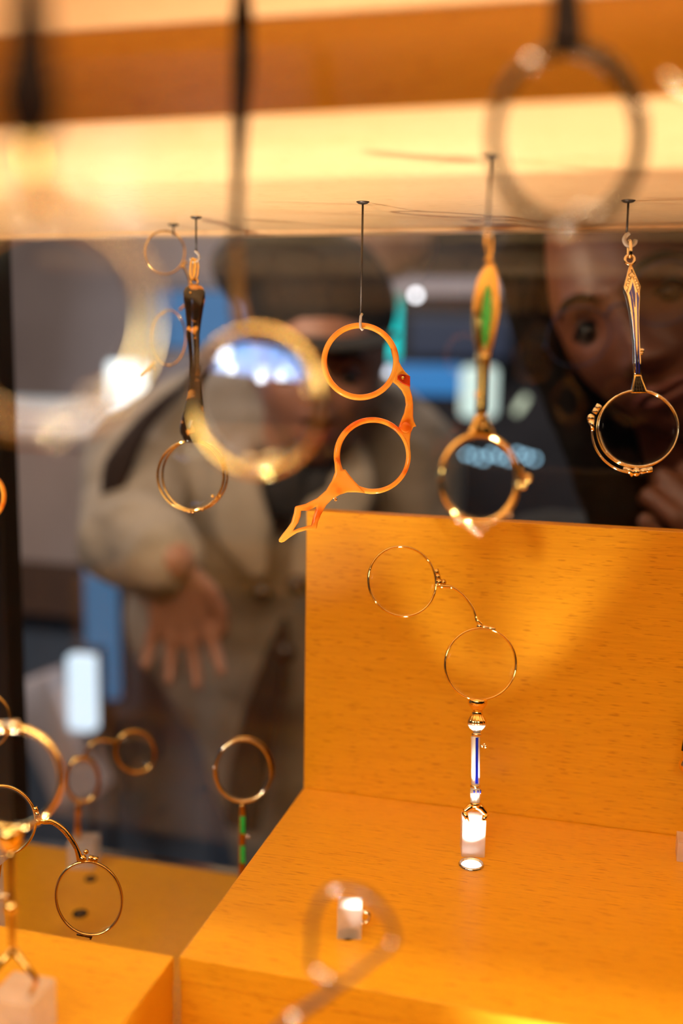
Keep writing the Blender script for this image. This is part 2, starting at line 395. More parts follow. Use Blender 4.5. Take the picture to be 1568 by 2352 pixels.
# big display box with upright panel
bb = thing('display_box', (XB+0.25, (YB+YP)/2, ZL), 'large orange beech box with an upright back panel', 'display box')
TH = 0.012
obj('top', box((XB, YB, ZB-TH), (XR-0.01, YP+TH, ZB), 0.0005), BEECH, bb, None, False)
obj('front', box((XB+0.0003, YB+0.0004, ZL), (XR-0.01, YB+TH, ZB-TH), 0.0003), BEECH, bb, 'front face of the box in shade', False)
obj('side', box((XB+0.0004, YB+TH+0.0003, ZL), (XB+TH, YP+TH, ZB-TH), 0.0003), BEECH, bb, None, False)
obj('back_panel', box((XB, YP, ZB+0.0001), (XR-0.01, YP+0.010, ZPT), 0.0005), BEECH, bb, None, False)
# left front box
XB2 = on(400, 2196, 2, ZB).x; YB2 = on(400, 2196, 2, ZB).y
b2 = thing('display_box', (XB2-0.15, YB2-0.12, ZL), 'low orange beech box at the lower left, in front of the empty platform', 'display box')
obj('top', box((XL+0.02, 0.10, ZB-TH), (XB2, YB2, ZB), 0.0005), BEECH, b2, None, False)
obj('side', box((XB2-TH, 0.1004, ZL), (XB2-0.0004, YB2-0.0004, ZB-TH), 0.0003), BEECH, b2, 'right side of the box in shade', False)
obj('back', box((XL+0.02, YB2-TH, ZL), (XB2-TH, YB2-0.0005, ZB-TH), 0.0003), BEECH, b2, None, False)

# spot pucks
def puck(px, py, z, rx, lit, label, loc=None):
    p = loc if loc is not None else on(px, py, 2, z); r = rx*dep(p)/F
    t = thing('floor_spotlight', p, label, 'spotlight')
    obj('bezel', lathe(p-Vector((0, 0, .002)), p+Vector((0, 0, .0012)), [(0, r*.9), (0, r*1.02), (.8, r*1.02), (1, r*.96), (1, r*.86), (.7, r*.84)], 40), CHROME if lit else GUN, t)
    obj('lens', lathe(p-Vector((0, 0, .001)), p+Vector((0, 0, .0006)), [(0, r*.84), (.7, r*.84), (1, r*.6), (1.05, r*.1)], 32), emis('spot_lens_light', (1, .97, .92), 9.0) if lit else DARKLINE, t)
    return t
puck(1082, 1987, ZB, 29, True, 'lit chrome spotlight let into the box top in front of the clear block')
puck(208, 2020, ZL, 13, False, 'small unlit dark spotlight on the low platform, the rear of two')
puck(184, 2100, ZL, 17, False, 'unlit dark spotlight on the low platform, the nearer of two')

# ------------------------------------------------------------------ hanging pins with hooks
def pin(px, py, py_end, label, r=0.00055, hr=0.0034, hook='c', headpx=None):
    p = on(px, py, 2, ZC)
    t = thing('hanging_pin', p, label, 'pin')
    obj('head', lathe(p+Vector((0, 0, .0003)), p-Vector((0, 0, .0014)), [(0, hr), (.35, hr), (.8, hr*.72), (1, hr*.3)], 28), STEEL, t)
    d = dep(p)
    zb = pt(px, py_end, d).z
    e = Vector((p.x, p.y, zb))
    obj('rod', tube([p-Vector((0, 0, .001)), e], r, sides=10), STEEL, t)
    return t, e, dep(e)
def hookc(t, e, r, w=0.0007, turn=0):
    """open hook hanging under the pin"""
    P = []
    for k in range(19):
        a = math.radians(90-(-10)+ (280)*k/18)
        P.append(e+rt*(math.cos(a)*r)+Vector((0, 0, math.sin(a)*r-r*0.9)))
    obj('hook', tube(P, w, sides=8), HOOK, t)
def jump(parent, name, c, rr, w, axis, mat, long=1.0):
    """closed ring/link; axis 'f' faces the camera, 's' seen edge on"""
    P = []
    for k in range(28):
        a = 2*math.pi*k/28; h = rt if axis == 'f' else (fw*0.9+rt*0.25).normalized()
        P.append(c+h*(math.cos(a)*rr)-dn*(math.sin(a)*rr*long))
    return obj(name, tube(P, w, True, 8), mat, parent)

# ---- 1: amber celluloid lorgnette (in focus)
t, e, D1 = pin(833, 463, 724, 'long dark pin holding the amber lorgnette')
pl = Pl(830, 900, D1, 6, 0)
obj('hook', tube(pl.pts([(831, 722), (827, 728), (826, 742), (827, 755), (830, 759), (833, 756)], 0.0022)+[], 0.00075, sides=8), HOOK, t)
L = thing('lorgnette', pl.at(840, 940), 'amber orange celluloid lorgnette with two open rings and a diamond-shaped cut-out grip', 'lorgnette')
def c1(Ls): return [(620+x/4.055, 680+y/4.055) for x, y in Ls]
obj('rim', pl.plate(circ(826.7, 830.4, 89.2), [circ(826.6, 830.2, 76)], 0.0030, 0.0011), AMBER, L)
obj('rim', pl.plate(circ(854.5, 1046.5, 88.3), [circ(856.5, 1046.7, 76)], 0.0030, 0.0011), AMBER, L)
br = c1([(1120, 480), (1165, 545), (1220, 655), (1255, 705), (1300, 748), (1300, 860), (1322, 940), (1330, 1010), (1330, 1120), (1338, 1168), (1360, 1214), (1332, 1222), (1308, 1275), (1300, 1340), (1302, 1420), (1285, 1450), (1262, 1390), (1225, 1290), (1195, 1225), (1215, 1165), (1248, 1090), (1264, 1010), (1255, 940), (1225, 880), (1185, 835), (1140, 800), (1150, 740), (1160, 650)])
obj('bridge', pl.plate(br, [], 0.0026, 0.0007, 0.0001), AMBER, L)
hd = c1([(604, 1500), (600, 1560), (605, 1640), (575, 1720), (520, 1810), (440, 1880), (330, 1935), (240, 1956), (229, 1970), (222, 2020), (195, 2110), (160, 2160), (105, 2230), (80, 2268), (84, 2290), (104, 2296), (130, 2288), (180, 2250), (250, 2205), (330, 2182), (400, 2178), (428, 2172), (437, 2150), (442, 2110), (470, 2040), (520, 1950), (580, 1890), (650, 1850), (720, 1828), (800, 1828), (880, 1836), (830, 1770), (780, 1720), (735, 1665), (700, 1615), (660, 1618), (655, 1560)])
hh = c1([(288, 2000), (350, 1998), (430, 1962), (427, 1985), (402, 2050), (385, 2135), (330, 2145), (270, 2160), (215, 2182), (262, 2110), (284, 2050)])
obj('handle', pl.plate(hd, [hh], 0.0034, 0.0009, 0.0002), AMBER, L)
pj = pl.plate(c1([(1180, 745), (1215, 728), (1260, 738), (1299, 752), (1298, 850), (1270, 838), (1215, 812), (1180, 780)]), [], 0.0016, 0.0004, 0.0016)
obj('joint_plate', pj, REDCEL, L, 'dark red joint patch')
obj('rivet', ball(pl.at(620+1228/4.055, 680+768/4.055, .0026), .0010), GOLD, L)
obj('rivet', ball(pl.at(620+1280/4.055, 680+1225/4.055, .0016), .0007), GUN, L)
obj('joint_plate', pl.disc(620+1258/4.055, 680+1225/4.055, 11, 12, .0012, .0003, off=.0015), AMBER, L)
obj('catch', ball(pl.at(771, 1147, -.002), .0010, tube([pl.at(764, 1140, -.002), pl.at(771, 1147, -.002)], .0006)), GOLD, L)

# ---- 2: tortoiseshell-handled lorgnette (left)
t, e, D2 = pin(450, 498, 578, 'short dark pin above the tortoiseshell handle')
pl = Pl(445, 900, D2*0.985, -8, 0)
def c2(x, y): return (320+x/3.267, 480+y/3.267)
obj('hook', tube(smoothpts(pl.pts([c2(420, 318), c2(440, 335), c2(452, 360), c2(438, 392), c2(415, 402), c2(392, 392), c2(382, 372)], .001), 4), .0007, sides=8), HOOK, t)
L = thing('lorgnette', pl.at(440, 900), 'gold-rimmed lorgnette with a dark tortoiseshell club handle, hanging at the left', 'lorgnette')
bm = tube(pl.ell(*c2(405, 455), 5.5, 24, 2, 32, off=.0012), .0007, True, 8)
bm = tube(pl.ell(*c2(418, 455), 5.5, 24, 2, 32, off=-.0012), .0007, True, 8, bm=bm)
obj('suspension_link', bm, GOLD, L)
obj('suspension_ring', tube(pl.ell(*c2(413, 548), 8, 8, 0, 24), .0006, True, 8), OLDGOLD, L)
prof = [(565, 411, 22), (575, 411, 48), (595, 411, 70), (625, 411, 84), (680, 412, 83), (750, 411, 70), (850, 408, 57), (950, 403, 50), (1050, 410, 43), (1150, 415, 40), (1300, 417, 43), (1400, 417, 54), (1480, 412, 68), (1560, 403, 84), (1640, 393, 91), (1680, 391, 86), (1715, 393, 70), (1735, 396, 64), (1752, 397, 58)]
bm = bmesh.new(); rings = []
for y, x, h in prof:
    c = pl.at(*c2(x, y)); hr = h/3.267*pl.m
    rings.append([bm.verts.new(c+pl.u*math.cos(2*math.pi*k/24)*hr+pl.n*math.sin(2*math.pi*k/24)*min(hr*.62, .0042)) for k in range(24)])
for A, B in zip(rings[:-1], rings[1:]):
    for k in range(24): bm.faces.new((A[k], A[(k+1) % 24], B[(k+1) % 24], B[k]))
bm.faces.new(rings[0]); bm.faces.new(rings[-1][::-1])
obj('handle', bm, TORT, L)
for q in ((398, 640), (407, 1557)): obj('rivet', ball(pl.at(*c2(*q), .0043), .0007), GOLD, L)
obj('rim', pl.ring(437.8, 1093, 76, 80, 2.6, flat=2.2), GOLD, L)
obj('rim', pl.ring(443, 1091, 75, 81, 2.5, off=-.004, flat=1.6), GOLD, L)
obj('lens', pl.disc(437.8, 1093, 74, 78, .0012, .0008), LENS, L)
bm = barrel(pl, (419, 1171), (438, 1175), 4); bm = ball(pl.at(443, 1174, .001), .0014, bm); barrel(pl, (447, 1173), (462, 1168), 4, bm=bm)
obj('hinge', bm, OLDGOLD, L)
obj('hinge', barrel(pl, (512, 1050), (516, 1078), 4), OLDGOLD, L)
for q in ((514, 1060), (506, 1140), (498, 1146), (489, 1140), (466, 1170)): obj('stud', ball(pl.at(*q, .0012), .0010), GOLD, L)

# ---- 3: green enamel lorgnette (slightly blurred, nearer)
t, e, D3 = pin(1126, 357, 520, 'dark pin above the green enamel handle')
pl = Pl(1110, 900, D3, 24, 0)
def c3(x, y): return (980+x/3.096, 480+y/3.096)
hookc(t, e, .0016, .0005)
L = thing('lorgnette', pl.at(1105, 900), 'gold lorgnette with a spindle handle inlaid with green enamel', 'lorgnette')
obj('suspension_link', tube(pl.ell(*c3(440, 250), 7, 30, 0, 28), .0006, True, 8), OLDGOLD, L)
obj('suspension_ring', ball(pl.at(*c3(440, 368)), .0016), OLDGOLD, L)
hw = [(395, 445, 10), (420, 442, 30), (480, 435, 57), (560, 428, 74), (700, 420, 86), (800, 415, 83), (900, 410, 70), (1000, 405, 50), (1040, 402, 43), (1150, 400, 36), (1300, 396, 34), (1460, 388, 32)]
def outl(fn, hw): return [fn(x-h, y) for y, x, h in hw]+[fn(x+h, y) for y, x, h in reversed(hw)]
obj('handle', pl.plate(outl(c3, hw), [], .0044, .0012, smooth=3), OLDGOLD, L)
eh = [(540, 405, 6), (600, 405, 20), (700, 402, 32), (780, 398, 34), (880, 393, 24), (980, 388, 5)]
obj('enamel_inlay', pl.plate(outl(c3, eh), [], .0008, .0002, .0024, 3), GREEN, L)
obj('handle_border', tube(pl.pts(outl(c3, [(500, 406, 8), (600, 406, 34), (700, 403, 46), (800, 398, 46), (900, 393, 34), (1010, 388, 8)]), .0024), .0003, True, 6), GOLD, L)
fo = [c3(380, 1455), c3(415, 1480), c3(435, 1540), c3(470, 1600), c3(440, 1625), c3(370, 1610), c3(300, 1595), c3(320, 1560), c3(345, 1490)]
obj('base_ornament', pl.plate(fo, [circ(980+378/3.096, 480+1530/3.096, 4, 12)], .0036, .0008, smooth=3), GOLD, L)
obj('collar', tube(pl.pts([c3(365, 1060), c3(420, 1060)]), .0026, sides=12), GOLD, L)
obj('knob', ball(pl.at(*c3(348, 1322), .001), .0011, tube(pl.pts([c3(375, 1330), c3(348, 1322)], .001), .0005)), GOLD, L)
obj('rim', pl.ring(1099.5, 1099, 88, 101, 5.0, flat=1.8), GOLD, L)
obj('rim', tube(pl.ell(1106, 1105, 93, 105, 0, 50, -14, 128, off=-.003), .0007, sides=8, nrm=pl.n, flat=2.2), PALEGOLD, L)
obj('lens', pl.disc(1099.5, 1099, 85, 98, .0012, .0006), LENS, L)
bm = barrel(pl, (1184, 1058), (1203, 1092), 6, -.001); bm = ball(pl.at(1214, 1098, -.001), .0018, bm); ball(pl.at(1200, 1115, 0), .0016, bm)
obj('hinge', bm, OLDGOLD, L)
obj('hinge', ball(pl.at(1104, 1224, -.001), .0012, barrel(pl, (1072, 1205), (1104, 1222), 5, -.001)), PALEGOLD, L)
for q in ((1160, 1176), (1174, 1183), (1118, 1214), (1140, 1195)): obj('stud', ball(pl.at(*q, -.001), .0009), SILVER, L)

# ---- 4: blue enamel art-deco lorgnette (right)
t, e, D4 = pin(1443, 460, 537, 'short dark pin above the blue enamel handle at the right')
pl = Pl(1455, 900, D4, -4, 0)
def c4(x, y): return (1300+x/3.36, 430+y/3.36)
obj('hook', tube(smoothpts(pl.pts([c4(484, 355), c4(462, 375), c4(447, 405), c4(462, 440), c4(495, 450), c4(525, 435), c4(536, 408)], .0002), 4), .0012, sides=8), HOOK, t)
L = thing('lorgnette', pl.at(1455, 800), 'gold lorgnette with a pointed handle striped in blue enamel, hanging at the right', 'lorgnette')
obj('suspension_link', tube([pl.at(*c4(488, 480))+Vector((0, 0, 0))+fw*(math.cos(a)*.0022)-dn*(math.sin(a)*.0042) for a in [2*math.pi*k/24 for k in range(24)]], .0009, True, 8), PALEGOLD, L)
obj('suspension_ring', tube(pl.ell(*c4(490, 560), 10.5, 10.5, 0, 28), .0008, True, 8), PALEGOLD, L)
lo = [(594, 492, 3), (640, 495, 22), (700, 501, 42), (770, 506, 66), (805, 504, 62), (850, 512, 53), (950, 521, 41), (1050, 528, 32), (1200, 539, 27), (1350, 545, 29), (1455, 547, 26)]
obj('handle', pl.plate(outl(c4, lo), [], .0034, .0007), PALEGOLD, L)
fl = [(1452, 547, 27), (1480, 550, 32), (1575, 560, 60), (1590, 561, 60)]
obj('base_ornament', pl.plate(outl(c4, fl), [], .0036, .0006), GOLD, L)
bm = None
for k in range(5):
    x = 1+k
    bm = tube(pl.pts([c4(547+(k-2)*9, 1470), c4(560+(k-2)*22, 1575)], .0018), .00022, sides=6, bm=bm)
for yy, hh_ in ((1500, 34), (1530, 42), (1556, 50)): bm = tube(pl.pts([c4(552-hh_+8, yy), c4(553, yy+8), c4(552+hh_-4, yy)], .0018), .00016, sides=5, bm=bm)
obj('engraving', bm, DARKLINE, L)
S1 = [(478, 822), (490, 850), (505, 960), (516, 1080), (522, 1200), (529, 1330), (533, 1440), (540, 1440), (536, 1330), (531, 1200), (525, 1080), (520, 980), (510, 880), (492, 790)]
S2 = [(545, 820), (556, 860), (551, 960), (551, 1080), (555, 1200), (560, 1330), (561, 1440), (552, 1440), (549, 1330), (545, 1200), (542, 1080), (540, 980), (538, 880), (534, 815)]
S3 = [(506, 738), (518, 780), (528, 830), (527, 930), (522, 930), (510, 860), (494, 790)]
for S in (S1, S2, S3): obj('enamel_inlay', pl.plate([c4(*q) for q in S], [], .0006, .0001, .0018), BLUE, L)
key = [[(496, 640), (500, 660), (478, 680), (478, 690), (492, 700), (488, 715), (472, 712), (470, 728), (488, 738), (480, 750), (462, 748), (458, 765), (474, 775), (466, 800), (456, 800)],
       [(500, 640), (508, 665), (528, 690), (512, 700), (516, 715), (534, 712), (540, 730), (522, 740), (530, 755), (548, 750), (556, 768), (536, 778), (542, 796), (558, 790)]]
bm = None
for K in key: bm = tube(pl.pts([c4(*q) for q in K], .0017), .00018, sides=5, bm=bm)
obj('greek_key_engraving', bm, DARKLINE, L)
bm = tube(pl.pts([c4(*q) for q in ((492, 604), (450, 765), (462, 820), (500, 690))], .0017), .00022, sides=5)
tube(pl.pts([c4(*q) for q in ((492, 604), (560, 768), (550, 820), (504, 690))], .0017), .00022, sides=5, bm=bm)
obj('border', bm, GOLD, L)
obj('knob', ball(pl.at(*c4(583, 1262)), .0012, ball(pl.at(*c4(580, 1280)), .0010, tube(pl.pts([c4(562, 1270), c4(583, 1265)]), .0006))), PALEGOLD, L)
obj('rim', pl.ring(1464.8, 984.2, 91.5, 87.5, 1.9, flat=1.3, off=.0009), PALEGOLD, L)
obj('rim', pl.ring(1464.8, 985.2, 93.5, 88.5, 1.7, flat=1.3, off=-.0022), GOLD, L)
obj('rim', tube(pl.ell(1459, 991, 99, 95, 0, 50, 196, 72, off=-.0008), .0006, sides=8, nrm=pl.n, flat=1.8), PALEGOLD, L)
obj('lens', pl.disc(1464.8, 984.2, 90, 86, .0012, .0004), LENS, L)
obj('hinge', ball(pl.at(*c4(190, 1780)), .0020, barrel(pl, c4(212, 1745), c4(258, 1680), 7)), PALEGOLD, L)
obj('hinge', ball(pl.at(*c4(540, 2198)), .0021, barrel(pl, c4(572, 2195), c4(664, 2178), 6)), PALEGOLD, L)
obj('hinge_arm', tube(pl.pts([c4(190, 1800), c4(200, 1840), c4(205, 1880)]), [.0018, .0010, .0007], sides=10), PALEGOLD, L)
obj('hinge_arm', tube(pl.pts([c4(520, 2215), c4(480, 2180), c4(440, 2170)]), [.0018, .0010, .0007], sides=10), PALEGOLD, L)

# ------------------------------------------------------------------ acrylic blocks
def block(pxl, pxr, py, hpx, label, z=None, turn=0.0, mat=None):
    """clear block whose front bottom edge runs between two pixels on the plane z"""
    z = ZB if z is None else z
    a = on(pxl, py, 2, z); b = on(pxr, py+2, 2, z); w = (b-a).length
    h = hpx*dep(a)/F
    c = (a+b)/2+Vector((-math.sin(0.1), math.cos(0.1), 0))*w/2
    t = box((-w/2, -w/2, 0.0002), (w/2, w/2, h), .0004)
    an = math.atan2(b.y-a.y, b.x-a.x)
    bmesh.ops.transform(t, matrix=Matrix.Translation((c.x, c.y, z)) @ Matrix.Rotation(an, 4, 'Z'), verts=t.verts)
    o = obj('acrylic_block', t, mat or ACRYL, None, None, False, (c.x, c.y, z))
    return tag(o, label, 'block'), c, h, w

# ---- 5: gold lorgnette with blue and white enamel stem standing in a block
blk, bc, bh, bw = block(1056, 1110, 1969, 88, 'bright clear block behind the lit spotlight, holding the blue and white stem')
bt = bc+Vector((0, 0, bh)); D5 = dep(bt)
pl = Pl(1090, 1700, D5, 8, -6)
def c6(x, y): return (1000+x/5.345, 1580+y/5.345)
def c5(x, y): return (820+x/3.92, 1220+y/3.92)
L = thing('lorgnette', pl.at(1085, 1880), 'unfolded thin gold lorgnette standing on a blue and white enamel stem', 'lorgnette')
def turned(name, cx0, prof, mat, sides=24, flute=0, amp=0, parent=None, label=None):
    y0, y1 = prof[0][0], prof[-1][0]
    a = pl.at(*c6(cx0+(y0-1500)*-.0 , y0)); b = pl.at(*c6(cx0, y1))
    return obj(name, lathe(a, b, [((y-y0)/(y1-y0), r/5.345*pl.m) for y, r in prof], sides, nrm=pl.n, flute=flute, fl_amp=amp), mat, parent or L, label)
turned('cap', 515, [(128, 60), (132, 112), (165, 120), (195, 118), (235, 92), (275, 62), (292, 50)], GOLD, 32)
turned('collar', 512, [(288, 60), (296, 74), (306, 66), (316, 74), (324, 68)], GOLD, 28)
turned('fluted_bulb', 508, [(322, 70), (350, 84), (390, 106), (425, 113), (440, 110)], GOLD, 64, 16, .05)
turned('lower_bulb', 505, [(436, 108), (452, 110), (470, 104), (500, 82), (530, 50), (548, 42)], WENAM, 28)
turned('collar', 506, [(546, 50), (555, 70), (572, 72), (590, 62), (598, 56)], PALEGOLD, 28)
turned('shaft', 491, [(596, 56), (600, 57), (1180, 55), (1186, 52)], WENAM, 8)
fp = lambda x0, x1, y0, y1: [c6(x0, y0), c6(x1, y0), c6(x1-2, y1), c6(x0-4, y1)]
obj('enamel_inlay', pl.plate(fp(476, 508, 604, 1168), [], .0006, .0001, 57/5.345*pl.m*.99), BLUE, L, 'blue enamel stripe')
turned('collar', 488, [(1184, 50), (1195, 66), (1210, 68), (1228, 58)], PALEGOLD, 28)
turned('column', 487, [(1226, 56), (1300, 60), (1390, 56), (1405, 58)], WENAM, 40, 8, .06)
bm = None
for x in (458, 503, 540): bm = lathe(pl.at(*c6(x, 1245), .0023 if x < 530 else .0015), pl.at(*c6(x, 1300), .0023 if x < 530 else .0015), [(0, .0003), (.1, .0006), (1, .0001)], 8, bm=bm)
obj('enamel_inlay', bm, BLUE, L, 'small blue enamel drops')
turned('base_collar', 487, [(1403, 58), (1418, 70), (1440, 64), (1460, 58)], GOLD, 28)
bm = tube(smoothpts(pl.pts([c6(480, 1445), c6(430, 1465), c6(395, 1490), c6(352, 1522)]), 4), [.0019, .0021, .0018, .0014], sides=12, nrm=pl.n, flat=.8)
tube([pl.at(*c6(352, 1518)), pl.at(*c6(400, 1650))], [.0016, .0009], sides=12, bm=bm)
obj('prong', bm, GOLD, L)
bm = tube(smoothpts(pl.pts([c6(490, 1445), c6(545, 1468), c6(580, 1505), c6(620, 1550)]), 4), [.0019, .0021, .0018, .0014], sides=12, nrm=pl.n, flat=.8)
tube([pl.at(*c6(620, 1545)), pl.at(*c6(572, 1668))], [.0016, .0009], sides=12, bm=bm)
obj('prong', bm, GOLD, L)
obj('knob', ball(pl.at(*c6(610, 715)), .0011, ball(pl.at(*c6(600, 690)), .0008, tube([pl.at(*c6(545, 710)), pl.at(*c6(612, 718))], .0008))), PALEGOLD, L)
obj('rim', pl.ring(1102.9, 1524.8, 81, 82.5, 2.8, flat=2.0, rot=30), GOLD, L)
obj('rim', pl.ring(923.3, 1335.3, 76.5, 81, 2.8, flat=2.0, rot=-28), GOLD, L)
obj('lens', pl.disc(1102.9, 1524.8, 79.5, 81, .001, .0003), LENS, L)
obj('lens', pl.disc(923.3, 1335.3, 75, 79.5, .001, .0003, -28), LENS, L)
obj('bridge', tube(smoothpts(pl.pts([c5(700, 488), c5(760, 495), c5(850, 505), c5(930, 555), (1073, 1378), c5(1045, 700), c5(1068, 770), c5(1085, 810), c5(1120, 842)]), 5), [.0009, .0013, .0009, .0007, .0007, .0007, .0008, .0013, .0011], sides=10, nrm=pl.n, flat=1.5), GOLD, L)
obj('hinge', ball(pl.at(*c5(775, 460), 0), .0017, ball(pl.at(*c5(735, 458), .0005), .0020, barrel(pl, c5(708, 342), c5(733, 432), 6))), OLDGOLD, L)
obj('hinge', ball(pl.at(*c5(1100, 855)), .0016, barrel(pl, c5(1125, 862), c5(1243, 885), 5)), PALEGOLD, L)

# ---- 6: nearer block on the big box with a gold loop
blk2, c_, h_, w_ = block(770, 826, 2158, 76, 'small clear block on the box front, behind the blurred angular frame')
pl = Pl(840, 2105, dep(c_+Vector((0, 0, h_*.5))), 0, 0)
L = thing('lorgnette_clip', pl.at(840, 2106), 'small gold loop fixed to the right of the small clear block', 'clip')
obj('loop', tube(pl.ell(838, 2106, 11, 13, 0, 28), .0008, True, 8), PALEGOLD, L)
obj('stem', tube(pl.pts([(826, 2110), (831, 2110)]), .0008), PALEGOLD, L)
puck(800, 2147, ZB, 22, False, 'unlit dark spotlight under the small clear block')

# ---- generic standing lorgnette stem
def stem(L, pl, pts, radii, mat, name='handle', sides=14, flat=.7): return obj(name, tube(smoothpts(pl.pts(pts), 5), [r*pl.m for r in radii], sides=sides, nrm=pl.n, flat=flat), mat, L)

# ---- 7: blurred big gold ring at left, standing in a block
pl = Pl(30, 1785, .405, -10, 0)
L = thing('lorgnette', pl.at(25, 2280), 'blurred gold lorgnette with a forked foot at the left edge, nearest the camera there', 'lorgnette')
obj('rim', pl.ring(28, 1785, 113, 115, 7, flat=1.2), GOLD, L)
obj('lens', pl.disc(28, 1785, 108, 110, .001, .0003), LENS, L)
obj('hinge', box((0, 0, 0), (0, 0, 0), 0, barrel(pl, (-22, 1670), (44, 1668), 13)) if False else barrel(pl, (-22, 1670), (44, 1668), 13), PALEGOLD, L)
obj('cap', lathe(pl.at(22, 1900), pl.at(24, 1955), [(0, .0045), (.3, .0050), (.7, .0040), (1, .0020)], 24), GOLD, L)
stem(L, pl, [(24, 1950), (25, 2040), (26, 2090), (28, 2180)], [11, 9, 10, 7], OLDGOLD)
obj('collar', ball(pl.at(26, 2085), .0026), GOLD, L)
obj('knob', ball(pl.at(2, 2058), .0014, tube(pl.pts([(20, 2060), (2, 2058)]), .0008)), PALEGOLD, L)
obj('prong', tube(pl.pts([(30, 2180), (84, 2250), (66, 2296)]), [.0012, .0012, .0010], sides=10), OLDGOLD, L)
obj('prong', tube(pl.pts([(30, 2180), (-26, 2248), (-12, 2296)]), [.0012, .0012, .0010], sides=10), OLDGOLD, L)
q0 = pl.at(-10, 2272); q1 = pl.at(92, 2272)
w = (q1-q0).length; t_ = box((q0.x, q0.y-w*.3, ZB+.0002), (q0.x+w, q0.y+w*.7, q0.z), .0005)
tag(obj('acrylic_block', t_, ACRYL, None, None, False, (q0.x+w/2, q0.y+w*.2, ZB)), 'clear block at the lower left corner under the forked foot', 'block')

# ---- 8: engraved gold lorgnette, ring hanging to the right (in focus)
pl = Pl(120, 1950, .555, 8, 0)
L = thing('lorgnette', pl.at(-6, 2150), 'sharp gold lorgnette with an engraved curved bridge, folded open at the lower left', 'lorgnette')
obj('rim', pl.ring(0, 1885, 82, 81, 3.2, flat=1.5), GOLD, L)
obj('rim', pl.ring(204, 2063, 75, 85, 3.3, rot=-17, flat=1.5), GOLD, L)
obj('rim_groove', tube(pl.ell(204, 2063, 75, 85, -17, 64, off=.0010), .00018, True, 6), DARKLINE, L)
obj('lens', pl.disc(0, 1885, 80, 79, .001, .0003), LENS, L)
obj('lens', pl.disc(204, 2063, 73, 82, .001, .0003, -17), LENS, L)
obj('bridge', tube(smoothpts(pl.pts([(86, 1884), (103, 1886), (122, 1889), (145, 1905), (163, 1928), (176, 1950), (184, 1975)]), 6), [.0014, .0017, .0013, .0015, .0014, .0013, .0019], sides=14, nrm=pl.n, flat=.9), GOLD, L)
bm = None
B = smoothpts(pl.pts([(122, 1889), (145, 1905), (163, 1928), (176, 1950)]), 6)
for k in range(1, len(B)-1):
    tt = (B[k+1]-B[k-1]).normalized(); w2 = pl.n.cross(tt)
    bm = tube([B[k]+pl.n*(.0013*math.sqrt(max(0, 1-s*s)))+w2*(s*.0013)+tt*(s*.0008) for s in (-.8, -.4, 0, .4, .8)], .00012, sides=5, bm=bm)
obj('engraving', bm, DARKLINE, L)
obj('hinge', ball(pl.at(104, 1878), .0018, ball(pl.at(88, 1886), .0021, barrel(pl, (80, 1853), (88, 1876), 6))), GOLD, L)
obj('hinge', ball(pl.at(190, 1972), .0021, ball(pl.at(197, 1958, -.001), .0014, barrel(pl, (203, 1970), (225, 1975), 7))), GOLD, L)
obj('hinge', ball(pl.at(208, 2156), .0006, box((0, 0, 0), (0, 0, 0)) if False else barrel(pl, (176, 2145), (212, 2152), 3.5)), GUN, L)
stem(L, pl, [(-2, 1968), (-6, 2020), (-8, 2080), (-10, 2150)], [9, 6, 7, 5], GOLD)
pb = pl.at(-12, 2145); 
tag(obj('acrylic_block', box((pb.x-.008, pb.y-.006, ZB+.0002), (pb.x+.006, pb.y+.008, max(pb.z, ZB+.015)), .0004), ACRYL, None, None, False, (pb.x, pb.y, ZB)), 'clear block at the left edge behind the forked foot', 'block')

# ---- 9: thin ring at the left edge, further back
pl = Pl(-30, 1655, .66, 0, 0)
L = thing('lorgnette', pl.at(-35, 1960), 'thin gold ring just entering at the left edge above the big blurred ring', 'lorgnette')
obj('rim', pl.ring(-38, 1655, 62, 66, 2.4, flat=1.5), GOLD, L)
stem(L, pl, [(-38, 1722), (-40, 1850), (-40, 2000)], [6, 5, 5], OLDGOLD)
pe = pl.at(-40, 2000)
tag(obj('acrylic_block', box((pe.x-.009, pe.y-.009, ZL+.0002), (pe.x+.009, pe.y+.009, pe.z+.004), .0004), ACRYL, None, None, False, (pe.x, pe.y, ZL)), 'tall clear block out at the left edge on the low platform', 'block')

# ---- 10: small unfolded lorgnette on the low platform
bl, c_, h_, w_ = block(152, 212, 1996, 62, 'blurred clear block on the low platform by the unlit spotlights', ZL)
pl = Pl(185, 1850, dep(c_+Vector((0, 0, h_))), 14, 0)
L = thing('lorgnette', pl.at(180, 1940), 'small blurred brown-gold lorgnette unfolded on the low platform', 'lorgnette')
obj('rim', pl.ring(189, 1791, 38, 50, 5, flat=1.3), OLDGOLD, L)
obj('rim', pl.ring(311, 1726, 44, 48, 5, rot=-20, flat=1.3), OLDGOLD, L)
obj('bridge', tube(smoothpts(pl.pts([(190, 1742), (198, 1725), (212, 1707), (232, 1699), (252, 1702), (268, 1704)]), 4), .0012, sides=10), OLDGOLD, L)
obj('hinge', barrel(pl, (168, 1742), (196, 1744), 5), OLDGOLD, L)
obj('lens', pl.disc(189, 1791, 36, 47, .001), LENS, L); obj('lens', pl.disc(311, 1726, 42, 46, .001, 0, -20), LENS, L)
stem(L, pl, [(180, 1842), (180, 1860), (179, 1880), (179, 1905), (180, 1936)], [5, 8, 6, 8, 5], OLDGOLD)

